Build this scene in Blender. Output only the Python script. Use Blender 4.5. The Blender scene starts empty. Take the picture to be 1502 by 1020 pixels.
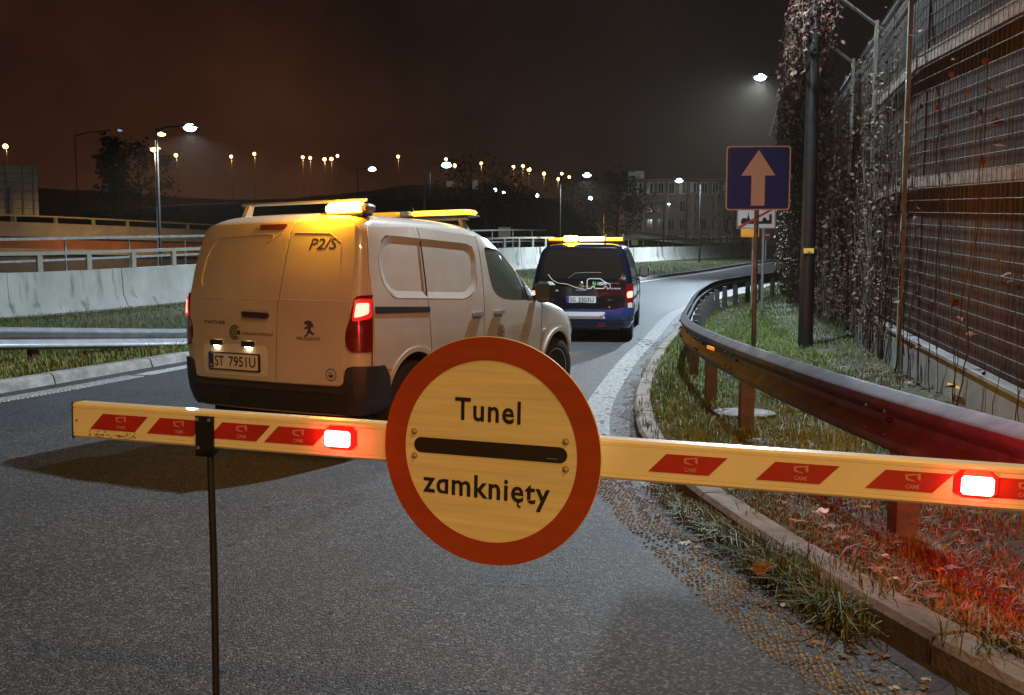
import bpy, bmesh, math, random
import numpy as np
from mathutils import Vector, Matrix, Euler
from mathutils.geometry import delaunay_2d_cdt
random.seed(7); RNG = np.random.default_rng(7)
R = math.radians
SC = bpy.context.scene
COL = SC.collection

# ------------------------------------------------------------------ camera, world, exposure
CAM_H = 1.35; F = 1300.0; PITCH = math.atan(110/1300)
cam = bpy.data.cameras.new('camera'); cam_ob = bpy.data.objects.new('camera', cam); COL.objects.link(cam_ob)
cam_ob.location = (0, 0, CAM_H); cam_ob.rotation_euler = (math.pi/2-PITCH, 0, 0)
cam.sensor_width = 36; cam.lens = 36*F/1502; cam.clip_start = .05; cam.clip_end = 3000
SC.camera = cam_ob
W = bpy.data.worlds.new("World"); SC.world = W; W.use_nodes = True
nt = W.node_tree; nt.nodes.clear()
def N(t, kind, **kw):
    n = t.nodes.new(kind)
    for k, v in kw.items(): setattr(n, k, v)
    return n
out = N(nt, 'ShaderNodeOutputWorld'); bg = N(nt, 'ShaderNodeBackground')
tc = N(nt, 'ShaderNodeTexCoord'); sep = N(nt, 'ShaderNodeSeparateXYZ')
nt.links.new(tc.outputs['Generated'], sep.inputs[0])
# city glow: warm towards the left and the horizon, near-neutral black to the right
gx = N(nt, 'ShaderNodeMapRange'); gx.inputs[1].default_value = -.75; gx.inputs[2].default_value = .5
nt.links.new(sep.outputs['X'], gx.inputs[0])
rx = N(nt, 'ShaderNodeValToRGB'); el = rx.color_ramp.elements
el[0].position = 0; el[0].color = (.0150, .0058, .0042, 1); el[1].position = 1; el[1].color = (.0062, .0056, .0064, 1)
e = el.new(.42); e.color = (.030, .0100, .0048, 1)
e = el.new(.66); e.color = (.0120, .0068, .0052, 1)
nt.links.new(gx.outputs[0], rx.inputs[0])
gz = N(nt, 'ShaderNodeMapRange'); gz.inputs[1].default_value = 0; gz.inputs[2].default_value = .34
gz.inputs[3].default_value = 1.5; gz.inputs[4].default_value = .62
nt.links.new(sep.outputs['Z'], gz.inputs[0])
nz = N(nt, 'ShaderNodeTexNoise'); nz.inputs['Scale'].default_value = 3.2; nz.inputs['Detail'].default_value = 7; nz.inputs['Roughness'].default_value = .62
nt.links.new(tc.outputs['Generated'], nz.inputs['Vector'])
nr = N(nt, 'ShaderNodeMapRange'); nr.inputs[1].default_value = .32; nr.inputs[2].default_value = .7; nr.inputs[3].default_value = .40; nr.inputs[4].default_value = 1.5
nt.links.new(nz.outputs[0], nr.inputs[0])
mm = N(nt, 'ShaderNodeMath', operation='MULTIPLY'); nt.links.new(gz.outputs[0], mm.inputs[0]); nt.links.new(nr.outputs[0], mm.inputs[1])
vs = N(nt, 'ShaderNodeVectorMath', operation='SCALE'); nt.links.new(rx.outputs[0], vs.inputs[0]); nt.links.new(mm.outputs[0], vs.inputs['Scale'])
nt.links.new(vs.outputs[0], bg.inputs[0]); bg.inputs[1].default_value = 1.0
nt.links.new(bg.outputs[0], out.inputs[0])
SC.view_settings.view_transform = 'Standard'; SC.view_settings.look = 'None'
SC.view_settings.exposure = 0; SC.view_settings.gamma = 1
SC.render.engine = 'CYCLES'
cy = SC.cycles
cy.use_denoising = True
try: cy.denoiser = 'OPENIMAGEDENOISE'
except Exception: pass
cy.max_bounces = 5; cy.diffuse_bounces = 3; cy.glossy_bounces = 3; cy.transmission_bounces = 3; cy.transparent_max_bounces = 6
cy.caustics_reflective = False; cy.caustics_refractive = False
cy.sample_clamp_indirect = 4
try: cy.use_light_tree = True
except Exception: pass
LED = (.72, .88, 1.0); SODIUM = (1.0, .57, .185); AMBER = (1.0, .42, .012)

# ------------------------------------------------------------------ materials
MATS = {}
def M(name, col, rough=.6, metal=0, var=0., vscale=6, bump=0., bscale=60, emit=None, es=0, coat=0, spec=.5, col2=None, sample=True, stretch=None, bdist=.01, detail=6, isl=None):
    if name in MATS: return MATS[name]
    m = bpy.data.materials.new(name); m.use_nodes = True; t = m.node_tree
    b = t.nodes['Principled BSDF']
    b.inputs['Base Color'].default_value = (*col, 1); b.inputs['Roughness'].default_value = rough
    b.inputs['Metallic'].default_value = metal; b.inputs['Specular IOR Level'].default_value = spec
    b.inputs['Coat Weight'].default_value = coat
    tcn = N(t, 'ShaderNodeTexCoord'); vec = tcn.outputs['Object']
    if stretch:
        mp = N(t, 'ShaderNodeMapping'); mp.inputs['Scale'].default_value = stretch
        t.links.new(vec, mp.inputs[0]); vec = mp.outputs[0]
    if var or col2:
        n = N(t, 'ShaderNodeTexNoise'); n.inputs['Scale'].default_value = vscale; n.inputs['Detail'].default_value = detail; n.inputs['Roughness'].default_value = .65
        t.links.new(vec, n.inputs['Vector'])
        r = N(t, 'ShaderNodeValToRGB')
        c2 = col2 or tuple(c*(1-var) for c in col)
        c1 = col if col2 else tuple(min(1, c*(1+var)) for c in col)
        r.color_ramp.elements[0].position = .35; r.color_ramp.elements[0].color = (*c2, 1)
        r.color_ramp.elements[1].position = .66; r.color_ramp.elements[1].color = (*c1, 1)
        t.links.new(n.outputs[0], r.inputs[0]); t.links.new(r.outputs[0], b.inputs['Base Color'])
        mr = N(t, 'ShaderNodeMapRange'); mr.inputs[3].default_value = min(1, rough*1.15); mr.inputs[4].default_value = rough*.85
        t.links.new(n.outputs[0], mr.inputs[0]); t.links.new(mr.outputs[0], b.inputs['Roughness'])
    if isl:   # colour per leaf / blade
        g = N(t, 'ShaderNodeNewGeometry'); r = N(t, 'ShaderNodeValToRGB')
        while len(r.color_ramp.elements) < len(isl): r.color_ramp.elements.new(.5)
        for i, (p, c) in enumerate(isl):
            r.color_ramp.elements[i].position = p; r.color_ramp.elements[i].color = (*c, 1)
        t.links.new(g.outputs['Random Per Island'], r.inputs[0]); t.links.new(r.outputs[0], b.inputs['Base Color'])
    if bump:
        n2 = N(t, 'ShaderNodeTexNoise'); n2.inputs['Scale'].default_value = bscale; n2.inputs['Detail'].default_value = 4
        t.links.new(vec, n2.inputs['Vector'])
        bp = N(t, 'ShaderNodeBump'); bp.inputs['Strength'].default_value = bump; bp.inputs['Distance'].default_value = bdist
        t.links.new(n2.outputs[0], bp.inputs['Height']); t.links.new(bp.outputs[0], b.inputs['Normal'])
    if emit:
        b.inputs['Emission Color'].default_value = (*emit, 1); b.inputs['Emission Strength'].default_value = es
        if not sample: m.cycles.emission_sampling = 'NONE'
    MATS[name] = m
    return m

# ------------------------------------------------------------------ mesh helpers
class MB:
    def __init__(s): s.v = []; s.f = []; s.mi = []
    def add(s, vs, fs, mi=0):
        o = len(s.v); s.v += [tuple(p) for p in vs]; s.f += [tuple(o+i for i in f) for f in fs]; s.mi += [mi]*len(fs); return s
    def box(s, c, d, rz=0, mi=0, rot=None, bev=0):
        x, y, z = d[0]/2, d[1]/2, d[2]/2
        m = rot if rot is not None else Matrix.Rotation(rz, 3, 'Z')
        if bev:
            k = bev; pts = [(-x+k, -y), (x-k, -y), (x, -y+k), (x, y-k), (x-k, y), (-x+k, y), (-x, y-k), (-x, -y+k)]
            pin = [(p[0]*(1-k/x), p[1]*(1-k/y)) for p in pts]
            vs = [(p[0], p[1], -z) for p in pin]+[(p[0], p[1], -z+k) for p in pts]+[(p[0], p[1], z-k) for p in pts]+[(p[0], p[1], z) for p in pin]
            fs = [tuple(range(7, -1, -1)), tuple(range(24, 32))]
            for L in range(3):
                for i in range(8): j = (i+1) % 8; fs.append((L*8+i, L*8+j, L*8+8+j, L*8+8+i))
        else:
            vs = [(sx*x, sy*y, sz*z) for sz in (-1, 1) for sy in (-1, 1) for sx in (-1, 1)]
            fs = [(0, 2, 3, 1), (4, 5, 7, 6), (0, 1, 5, 4), (2, 6, 7, 3), (0, 4, 6, 2), (1, 3, 7, 5)]
        C = Vector(c)
        return s.add([C+m@Vector(p) for p in vs], fs, mi)
    def tube(s, pts, r, n=8, mi=0, cap=True, rads=None):
        pts = [Vector(p) for p in pts]; k = len(pts); vs = []; up = None
        for i, p in enumerate(pts):
            d = (pts[min(i+1, k-1)]-pts[max(i-1, 0)]).normalized()
            if up is None:
                up = Vector((0, 0, 1)) if abs(d.z) < .9 else Vector((1, 0, 0))
            a = d.cross(up)
            if a.length < 1e-6: a = d.cross(Vector((0, 1, 0)))
            a.normalize(); b = a.cross(d).normalized(); up = b
            rr = rads[i] if rads else r
            for j in range(n):
                t = 2*math.pi*j/n; vs.append(p+(a*math.cos(t)+b*math.sin(t))*rr)
        fs = [(i*n+j, i*n+(j+1) % n, (i+1)*n+(j+1) % n, (i+1)*n+j) for i in range(k-1) for j in range(n)]
        if cap: fs += [tuple(range(n-1, -1, -1)), tuple((k-1)*n+j for j in range(n))]
        return s.add(vs, fs, mi)
    def lathe(s, prof, c=(0, 0, 0), axis='X', n=24, mi=0, sc=(1, 1, 1)):
        # prof: (radius, offset along axis)
        vs = []
        for r, h in prof:
            for j in range(n):
                t = 2*math.pi*j/n; a, b = r*math.cos(t), r*math.sin(t)
                p = {'X': (h, a, b), 'Y': (a, h, b), 'Z': (a, b, h)}[axis]
                vs.append((c[0]+p[0]*sc[0], c[1]+p[1]*sc[1], c[2]+p[2]*sc[2]))
        k = len(prof)
        fs = [(i*n+j, i*n+(j+1) % n, (i+1)*n+(j+1) % n, (i+1)*n+j) for i in range(k-1) for j in range(n)]
        if prof[0][0] > 1e-6: fs.append(tuple(range(n-1, -1, -1)))
        if prof[-1][0] > 1e-6: fs.append(tuple((k-1)*n+j for j in range(n)))
        return s.add(vs, fs, mi)
    def ball(s, c, r, n=12, m=8, mi=0):
        if not hasattr(r, '__len__'): r = (r, r, r)
        prof = [(math.sin(math.pi*i/m), -math.cos(math.pi*i/m)) for i in range(m+1)]
        prof[0] = (0, -1); prof[-1] = (0, 1)
        return s.lathe(prof, c, 'Z', n, mi, r)
    def prism(s, poly, z0, z1, fn=None, mi=0):
        # polygon (x,y) extruded z0..z1 ; fn maps (x,y,z)->point
        fn = fn or (lambda x, y, z: (x, y, z)); n = len(poly)
        vs = [fn(x, y, z0) for x, y in poly]+[fn(x, y, z1) for x, y in poly]
        fs = [tuple(range(n-1, -1, -1)), tuple(range(n, 2*n))]+[(i, (i+1) % n, n+(i+1) % n, n+i) for i in range(n)]
        return s.add(vs, fs, mi)
    def sweep(s, path, prof, zf=None, closed=True, mi=0, cap=True):
        # path [(x,y)], prof [(lateral,z)]; lateral + = right of travel
        n = len(prof); vs = []
        for i, (x, y) in enumerate(path):
            a = path[max(i-1, 0)]; b = path[min(i+1, len(path)-1)]
            dx, dy = b[0]-a[0], b[1]-a[1]; L = math.hypot(dx, dy) or 1; nx, ny = dy/L, -dx/L
            z0 = zf(x, y) if zf else 0
            if isinstance(z0, tuple): z0 = z0[0]
            for l, z in prof: vs.append((x+nx*l, y+ny*l, z0+z))
        m = n if closed else n-1
        fs = [(i*n+j, (i+1)*n+j, (i+1)*n+(j+1) % n, i*n+(j+1) % n) for i in range(len(path)-1) for j in range(m)]
        if closed and cap: fs += [tuple(range(n)), tuple((len(path)-1)*n+j for j in range(n-1, -1, -1))]
        return s.add(vs, fs, mi)
    def build(s, name, mats, parent=None, smooth=False, fix=True, loc=None, rot=None):
        if not isinstance(mats, (list, tuple)): mats = [mats]
        me = bpy.data.meshes.new(name); me.from_pydata(s.v, [], s.f)
        for m in mats: me.materials.append(m)
        if len(mats) > 1: me.polygons.foreach_set('material_index', s.mi)
        if fix:
            bm = bmesh.new(); bm.from_mesh(me); bmesh.ops.recalc_face_normals(bm, faces=bm.faces); bm.to_mesh(me); bm.free()
        if smooth:
            me.polygons.foreach_set('use_smooth', [True]*len(me.polygons))
            try: me.set_sharp_from_angle(angle=R(38 if smooth is True else smooth))
            except Exception: pass
        me.update()
        o = bpy.data.objects.new(name, me); COL.objects.link(o)
        if parent is not None: o.parent = parent
        if loc is not None: o.location = loc
        if rot is not None: o.rotation_euler = rot
        return o
def tag(o, label=None, cat=None, group=None, kind=None):
    if label: o['label'] = label
    if cat: o['category'] = cat
    if group: o['group'] = group
    if kind: o['kind'] = kind
    return o
def thing(name, label, cat, loc=(0, 0, 0), rz=0, group=None, rx=0):
    o = bpy.data.objects.new(name, None); COL.objects.link(o); o.empty_display_size = .2
    o.location = loc; o.rotation_euler = (rx, 0, rz)
    return tag(o, label, cat, group)
def struct(o): o['kind'] = 'structure'; return o
def pip(x, y, poly):
    c = False; n = len(poly); j = n-1
    for i in range(n):
        xi, yi = poly[i]; xj, yj = poly[j]
        if (yi > y) != (yj > y) and x < (xj-xi)*(y-yi)/(yj-yi)+xi: c = not c
        j = i
    return c
def rpoly(pts, r, n=4):
    o = []; k = len(pts)
    for i in range(k):
        rr = r[i] if hasattr(r, '__len__') else r
        p = Vector(pts[i]); a = Vector(pts[i-1])-p; b = Vector(pts[(i+1) % k])-p
        q = min(rr, a.length*.48, b.length*.48)
        if q < 1e-5: o.append(tuple(p)); continue
        s, e = p+a.normalized()*q, p+b.normalized()*q
        for t in range(n+1):
            t /= n; o.append(tuple(s*(1-t)**2+p*2*t*(1-t)+e*t*t))
    return o
def arc(cx, cy, r, a0, a1, n=10):
    return [(cx+r*math.cos(R(a0+(a1-a0)*i/n)), cy+r*math.sin(R(a0+(a1-a0)*i/n))) for i in range(n+1)]
def patch(mb, outer, mapf, off, thick=.006, step=.07, holes=(), mi=0, ctr=(0, 1.4, .95)):
    # conforming panel: 2-D outline laid on a surface, lifted by off, with a skirt of depth thick
    def sub(L):
        r = []
        for i in range(len(L)):
            a = Vector(L[i]); b = Vector(L[(i+1) % len(L)]); k = max(1, int((b-a).length/step+.5))
            for t in range(k): r.append(a+(b-a)*t/k)
        return r
    P = []; E = []
    for L in (outer, *holes):
        q = sub(L); o = len(P); P += q; E += [(o+i, o+(i+1) % len(q)) for i in range(len(q))]
    xs = [p.x for p in P]; ys = [p.y for p in P]
    x = min(xs)+step/2
    while x < max(xs):
        y = min(ys)+step/2
        while y < max(ys):
            if pip(x, y, outer) and not any(pip(x, y, h) for h in holes):
                if min((p.x-x)**2+(p.y-y)**2 for p in P[:len(P)]) > (step*.35)**2: P.append(Vector((x, y)))
            y += step
        x += step
    v, e, f, *_ = delaunay_2d_cdt(P, E, [], 1, 1e-6)
    F_ = []
    for t in f:
        cxx = sum(v[i].x for i in t)/len(t); cyy = sum(v[i].y for i in t)/len(t)
        if pip(cxx, cyy, outer) and not any(pip(cxx, cyy, h) for h in holes): F_.append(list(t))
    C = Vector(ctr); top = []; bot = []; sgn = None
    for p in v:
        h = .004; q = Vector(mapf(p.x, p.y)); a = Vector(mapf(p.x+h, p.y))-Vector(mapf(p.x-h, p.y)); b = Vector(mapf(p.x, p.y+h))-Vector(mapf(p.x, p.y-h))
        nn = a.cross(b)
        if nn.length < 1e-12: nn = q-C
        nn.normalize()
        if nn.dot(q-C) < 0: nn = -nn
        top.append(q+nn*off); bot.append(q+nn*(off-thick))
    n = len(top); cnt = {}
    for t in F_:
        for i in range(len(t)):
            k = (t[i], t[(i+1) % len(t)]); cnt[k] = 1
    vs = top; fs = [tuple(t) for t in F_]; mp = {}
    vs = list(top)
    for (a, b) in cnt:
        if (b, a) not in cnt:
            for q in (a, b):
                if q not in mp: mp[q] = len(vs); vs.append(bot[q])
            fs.append((b, a, mp[a], mp[b]))
    used = sorted({i for f_ in fs for i in f_}); re = {u: i for i, u in enumerate(used)}
    return mb.add([vs[u] for u in used], [tuple(re[i] for i in f_) for f_ in fs], mi)
def lay(mb, verts, faces, mapf, off, mi=0, ctr=(0, 1.4, .95)):
    C = Vector(ctr); o = []
    for (x, y) in verts:
        h = .004; q = Vector(mapf(x, y)); nn = (Vector(mapf(x+h, y))-Vector(mapf(x-h, y))).cross(Vector(mapf(x, y+h))-Vector(mapf(x, y-h))).normalized()
        if nn.dot(q-C) < 0: nn = -nn
        o.append(q+nn*off)
    return mb.add(o, faces, mi)
def text2d(s, w=None, h=None, c=(0, 0), bold=0., shear=0., sp=1., fix=None, raw=False):
    cu = bpy.data.curves.new('t', 'FONT'); cu.body = s; cu.size = 1; cu.offset = bold; cu.shear = shear; cu.space_character = sp; cu.resolution_u = 3
    ob = bpy.data.objects.new('t', cu); COL.objects.link(ob); bpy.context.view_layer.update()
    me = bpy.data.meshes.new_from_object(ob.evaluated_get(bpy.context.evaluated_depsgraph_get()))
    V = [(v.co.x, v.co.y) for v in me.vertices]; Fs = [tuple(p.vertices) for p in me.polygons]
    bpy.data.objects.remove(ob); bpy.data.meshes.remove(me); bpy.data.curves.remove(cu)
    if raw: return V, Fs
    if fix: V, Fs = fix(V, Fs)
    x0, x1 = min(v[0] for v in V), max(v[0] for v in V); y0, y1 = min(v[1] for v in V), max(v[1] for v in V)
    sx = w/(x1-x0) if w else h/(y1-y0); sy = h/(y1-y0) if h else sx
    return [(c[0]+(v[0]-(x0+x1)/2)*sx, c[1]+(v[1]-(y0+y1)/2)*sy) for v in V], Fs
def flat(x, y): return (x, 0, y)      # a plane facing -Y
def decal_flat(mb, vf, y, mi=0):
    V, Fs = vf; return mb.add([(a, y, b) for a, b in V], Fs, mi)
def loopfill(loop): return [tuple(p) for p in loop], [tuple(range(len(loop)))]

# ------------------------------------------------------------------ terrain, paths, projection
def base(X, Y):
    q = Y+.8*min(X, 0)
    return 0. if q < 9 else (.04*(q-9)**2/16 if q < 17 else .16+.04*(q-17))
def ray(u, v):
    c, s = math.cos(PITCH), math.sin(PITCH); dx, dy, dz = (u-751)/F, 1., -(v-510)/F
    return Vector((dx, dy*c+dz*s, -dy*s+dz*c))
def at_y(u, v, Y):
    d = ray(u, v); return Vector((0, 0, CAM_H))+d*(Y/d.y)
def on_ground(u, v, dz=0):
    d = ray(u, v); t = 1.
    lo, hi = .5, 400
    f = lambda t: CAM_H+d.z*t-base(d.x*t, d.y*t)-dz
    t = lo
    while t < hi:
        if f(t) < 0: break
        t *= 1.01
    return Vector((d.x*t, d.y*t, CAM_H+d.z*t))
def spline(pts, step=.5):
    o = []; n = len(pts)
    for i in range(n-1):
        p0 = Vector(pts[max(i-1, 0)]); p1 = Vector(pts[i]); p2 = Vector(pts[i+1]); p3 = Vector(pts[min(i+2, n-1)])
        if i == 0: p0 = p1*2-p2
        if i == n-2: p3 = p2*2-p1
        k = max(1, int((p2-p1).length/step+.5))
        for j in range(k):
            t = j/k; o.append(.5*((2*p1)+(p2-p0)*t+(2*p0-5*p1+4*p2-p3)*t*t+(3*p1-p0-3*p2+p3)*t**3))
    o.append(Vector(pts[-1])); 
    # even spacing
    r = [tuple(o[0])]; acc = 0
    for a, b in zip(o, o[1:]):
        L = (b-a).length
        while acc+L >= step and L > 0:
            t = (step-acc)/L; a = a+(b-a)*t; r.append(tuple(a)); L = (b-a).length; acc = 0
        acc += L
    return r
def offs(path, d):
    o = []
    for i, (x, y) in enumerate(path):
        a = path[max(i-1, 0)]; b = path[min(i+1, len(path)-1)]; dx, dy = b[0]-a[0], b[1]-a[1]; L = math.hypot(dx, dy)
        o.append((x+dy/L*d, y-dx/L*d))
    return o
def x_at(path, Y):
    for a, b in zip(path, path[1:]):
        if a[1] <= Y <= b[1] and b[1] > a[1]: return a[0]+(b[0]-a[0])*(Y-a[1])/(b[1]-a[1])
    return path[-1][0] if Y > path[-1][1] else path[0][0]
KR = [(7.5, -14), (5, -8), (3.4, -3.5), (2.2, .6), (1.51, 2.62), (1.33, 3.3), (1.03, 5.1), (.98, 6.2), (1.03, 7.2), (1.26, 9.0), (1.77, 11.6), (2.22, 13.6), (2.85, 16), (4.7, 22.7), (7.4, 28.2), (10.2, 34), (13.4, 40.5), (19.5, 52), (30, 70), (45, 92)]
KL = [(-8.3, -14), (-7.9, -6), (-7.6, 0), (-7.2, 4), (-6.6, 7), (-5.72, 9.9), (-4.98, 13.4), (-3.9, 17.5), (-2.0, 23), (1, 29.5), (5.2, 37.8), (10, 47), (16.2, 60.5), (24, 75), (34, 92)]
kr = spline(KR, .5); kl = spline(KL, .5)
def verge_z(X, Y):   # height of the right-hand verge
    d = X-x_at(kr, Y); d = max(0, d)
    return base(X, Y)+max(.02, .115-.11*d)+.16*min(1, max(0, d-1.4)/2.5)*min(1, max(0, (Y-7.5)/3))

# ------------------------------------------------------------------ lamps that light the place
def lamp_light(name, loc, power, col, parent=None, rad=.12, spot=None, aim=(0, 0, -1), blend=.5):
    l = bpy.data.lights.new(name, 'SPOT' if spot else 'POINT'); l.energy = power; l.color = col; l.shadow_soft_size = rad
    if spot: l.spot_size = R(spot); l.spot_blend = blend
    o = bpy.data.objects.new(name, l); COL.objects.link(o); o.location = loc
    if spot: o.rotation_euler = Vector(aim).to_track_quat('-Z', 'Y').to_euler()
    if parent is not None: o.parent = parent
    return o
M_pole_dark = M('dark_painted_steel', (.010, .009, .0085), .45, var=.3, vscale=9)
M_galv = M('galvanised_steel', (.42, .43, .44), .42, .75, var=.22, vscale=14, bump=.05, bscale=90)
M_galv2 = M('weathered_zinc', (.36, .37, .38), .55, .35, var=.25, vscale=8)
M_head = M('lamp_housing', (.16, .16, .165), .5)
M_led = M('led_lens', (.8, .9, 1), .3, emit=(.55, .84, 1), es=40)
M_led_far = M('led_lens_far', (.8, .9, 1), .3, emit=(.50, .80, 1), es=14, sample=False)
M_sod = M('sodium_lens', (1, .8, .5), .3, emit=(1, .52, .13), es=14, sample=False)
M_sod_s = M('small_sodium_lens', (1, .8, .5), .3, emit=(1, .62, .22), es=7, sample=False)
def street_lamp(head, foot, label, group, kind='led', hs=.7, pole_r=.06, power=0, col=LED, aim=(0, 0, -1), cone=160, head_mat=None, double=None, pole_mat=None, cap_dir=None, name='street_lamp'):
    # head: lens position, foot: pole base (world)
    head, foot = Vector(head), Vector(foot)
    t = thing(name, label, 'street lamp', tuple(foot), 0, group)
    h = head-foot; top = h.z
    pm = pole_mat or M_pole_dark
    MB().tube([(0, 0, -.1), (0, 0, top*.5), (0, 0, top+.05)], pole_r, 10, rads=[pole_r*1.25, pole_r, pole_r*.7]).build('pole', pm, t, True)
    for k, hd in enumerate([h]+([Vector(double)-foot] if double is not None else [])):
        fl = Vector((hd.x, hd.y, 0)); L = fl.length
        if L > .05: MB().tube([(0, 0, top-.05), (fl.x*.3, fl.y*.3, hd.z+.10), (fl.x*.8, fl.y*.8, hd.z+.09)], .035, 8).build('arm', pm, t, True)
        ang = math.atan2(fl.y, fl.x) if L > .05 else 0
        if kind == 'globe':
            MB().ball(hd, hs, 10, 8).build('lens', head_mat, t, True)
        else:
            mt = Matrix.Rotation(ang, 3, 'Z')
            MB().box((hd.x, hd.y, hd.z+.09), (hs, hs*.42, .09), rot=mt, bev=.03).build('lamp_head', M_head, t)
            m = MB(); m.ball((0, 0, 0), (hs*.36, hs*.26, hs*.20), 16, 10)
            m.build('lens', head_mat or M_led, t, True, loc=(hd.x, hd.y, hd.z+.04), rot=(0, 0, ang))
        if power: lamp_light('lamp_glow', (hd.x, hd.y, hd.z-(.16 if kind != 'globe' else hs+.1)), power, col, t, .12, cone, aim, .45 if cone > 150 else .8)
    return t
# key lamp: the tall dark mast beside the verge; its head is just above the frame
LEDG = 'white LED street lamps along the road'
MAST = on_ground(1181, 510, .08)
street_lamp((2.75, 12.3, 9.6), tuple(MAST), 'tall black lamp mast in the grass between the blue arrow sign and the noise wall', LEDG, hs=.75, pole_r=.095, power=7800, aim=(-.36, .12, -1), cone=148, name='street_lamp')
mk = MB().box((-.02, -.105, 2.9-1.35), (.16, .012, .08)); mk.box((-.02, -.113, 1.55), (.06, .006, .03))
mk.build('number_tag', M('yellow_tag', (.75, .55, .12), .5), bpy.data.objects['street_lamp'], loc=(0, 0, 0))
p = at_y(1115, 115, 34.2); q = on_ground(1158, 415, .1)
street_lamp(p, q, 'bright white LED street lamp on a vine-wrapped post where the noise wall ends', LEDG, hs=.62, power=20000, aim=(-.42, -.45, -1), cone=135)
p = at_y(279, 189, 36); q = at_y(233, 300, 36.3); street_lamp(p, (q.x, 36.3, base(q.x, 36.3)), 'largest bright white LED lamp over the left carriageway above the white van', LEDG, hs=.72, power=6500)
p = at_y(996, 266, 62); street_lamp(p, (p.x+1.5, p.y, base(p.x, p.y)), 'white LED lamp shining in front of the dark apartment block', LEDG, hs=.75, power=3600, aim=(.2, -.1, -1), head_mat=M_led_far)
p = at_y(861, 258, 50); street_lamp(p, (p.x-1.5, p.y, base(p.x, p.y)), 'white LED lamp high above the roof of the blue van', LEDG, hs=.65, power=3600, head_mat=M_led_far)
p = at_y(655, 243, 80); street_lamp(p, (p.x-1.5, p.y, base(p.x, p.y)), 'white LED lamp above the front end of the white van roof', LEDG, hs=1.25, power=4500, head_mat=M_led_far)
p = at_y(546, 249, 92); street_lamp(p, (p.x-1.5, p.y, base(p.x, p.y)), 'white LED lamp over the amber beacon of the white van', LEDG, hs=1.1, power=0, head_mat=M_led_far)
# sodium lamp behind the camera; two far ones added to light boom and van
SODG = 'sodium street lamps behind the barrier'
street_lamp((1.9, -.75, 7.6), (3.9, -1.4, 0), 'sodium street lamp beside the right kerb behind the barrier', SODG, hs=.7, power=900, col=SODIUM, head_mat=M_sod)
street_lamp((5.4, -20, 9), (9.6, -21, 0), 'sodium street lamp far behind the barrier on the right kerb', SODG, hs=.7, power=25000, col=SODIUM, head_mat=M_sod)
street_lamp((-4.2, -27, 9), (-9.2, -27.5, 0), 'sodium street lamp far behind the barrier on the left kerb', SODG, hs=.7, power=16500, col=SODIUM, head_mat=M_sod)

# ------------------------------------------------------------------ ground, road, kerbs, markings
M_soil = M('verge_soil', (.040, .050, .018), .9, col2=(.030, .022, .013), vscale=2.2, bump=.8, bscale=40, bdist=.03)
M_field = M('far_ground', (.030, .045, .016), .95, col2=(.022, .022, .012), vscale=.35, bump=.5, bscale=6, bdist=.1)
M_mown = M('mown_grass', (.05, .085, .018), .95, col2=(.035, .05, .015), vscale=1.2, bump=.9, bscale=30, bdist=.05)
def asphalt():
    m = M('asphalt', (.060, .060, .064), .75)
    t = m.node_tree; b = t.nodes['Principled BSDF']; tcn = N(t, 'ShaderNodeTexCoord')
    big = N(t, 'ShaderNodeTexNoise'); big.inputs['Scale'].default_value = .55; big.inputs['Detail'].default_value = 8; big.inputs['Roughness'].default_value = .62
    sm = N(t, 'ShaderNodeTexVoronoi'); sm.inputs['Scale'].default_value = 105; sm.feature = 'F1'
    fi = N(t, 'ShaderNodeTexNoise'); fi.inputs['Scale'].default_value = 160; fi.inputs['Detail'].default_value = 3
    for n in (big, sm, fi): t.links.new(tcn.outputs['Object'], n.inputs['Vector'])
    r1 = N(t, 'ShaderNodeMapRange'); r1.inputs[1].default_value = .3; r1.inputs[2].default_value = .7; r1.inputs[3].default_value = .55; r1.inputs[4].default_value = 1.30
    t.links.new(big.outputs[0], r1.inputs[0])
    # aggregate: every stone its own shade
    sp = N(t, 'ShaderNodeSeparateColor'); t.links.new(sm.outputs['Color'], sp.inputs[0])
    rr = N(t, 'ShaderNodeValToRGB'); e = rr.color_ramp.elements; e[0].color = (.015, .0155, .017, 1); e[0].position = .1; e[1].color = (.150, .154, .160, 1); e[1].position = .97
    x = e.new(.72); x.color = (.050, .051, .055, 1)
    t.links.new(sp.outputs[0], rr.inputs[0])
    vs_ = N(t, 'ShaderNodeVectorMath', operation='SCALE'); t.links.new(rr.outputs[0], vs_.inputs[0]); t.links.new(r1.outputs[0], vs_.inputs['Scale'])
    t.links.new(vs_.outputs[0], b.inputs['Base Color'])
    ad = N(t, 'ShaderNodeMath', operation='ADD'); t.links.new(sm.outputs['Distance'], ad.inputs[0]); t.links.new(fi.outputs[0], ad.inputs[1])
    bp = N(t, 'ShaderNodeBump'); bp.inputs['Strength'].default_value = .7; bp.inputs['Distance'].default_value = .006; bp.invert = True
    t.links.new(ad.outputs[0], bp.inputs['Height']); t.links.new(bp.outputs[0], b.inputs['Normal'])
    ro = N(t, 'ShaderNodeMapRange'); ro.inputs[3].default_value = .55; ro.inputs[4].default_value = .85; t.links.new(big.outputs[0], ro.inputs[0]); t.links.new(ro.outputs[0], b.inputs['Roughness'])
    return m
M_asph = asphalt()
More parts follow.
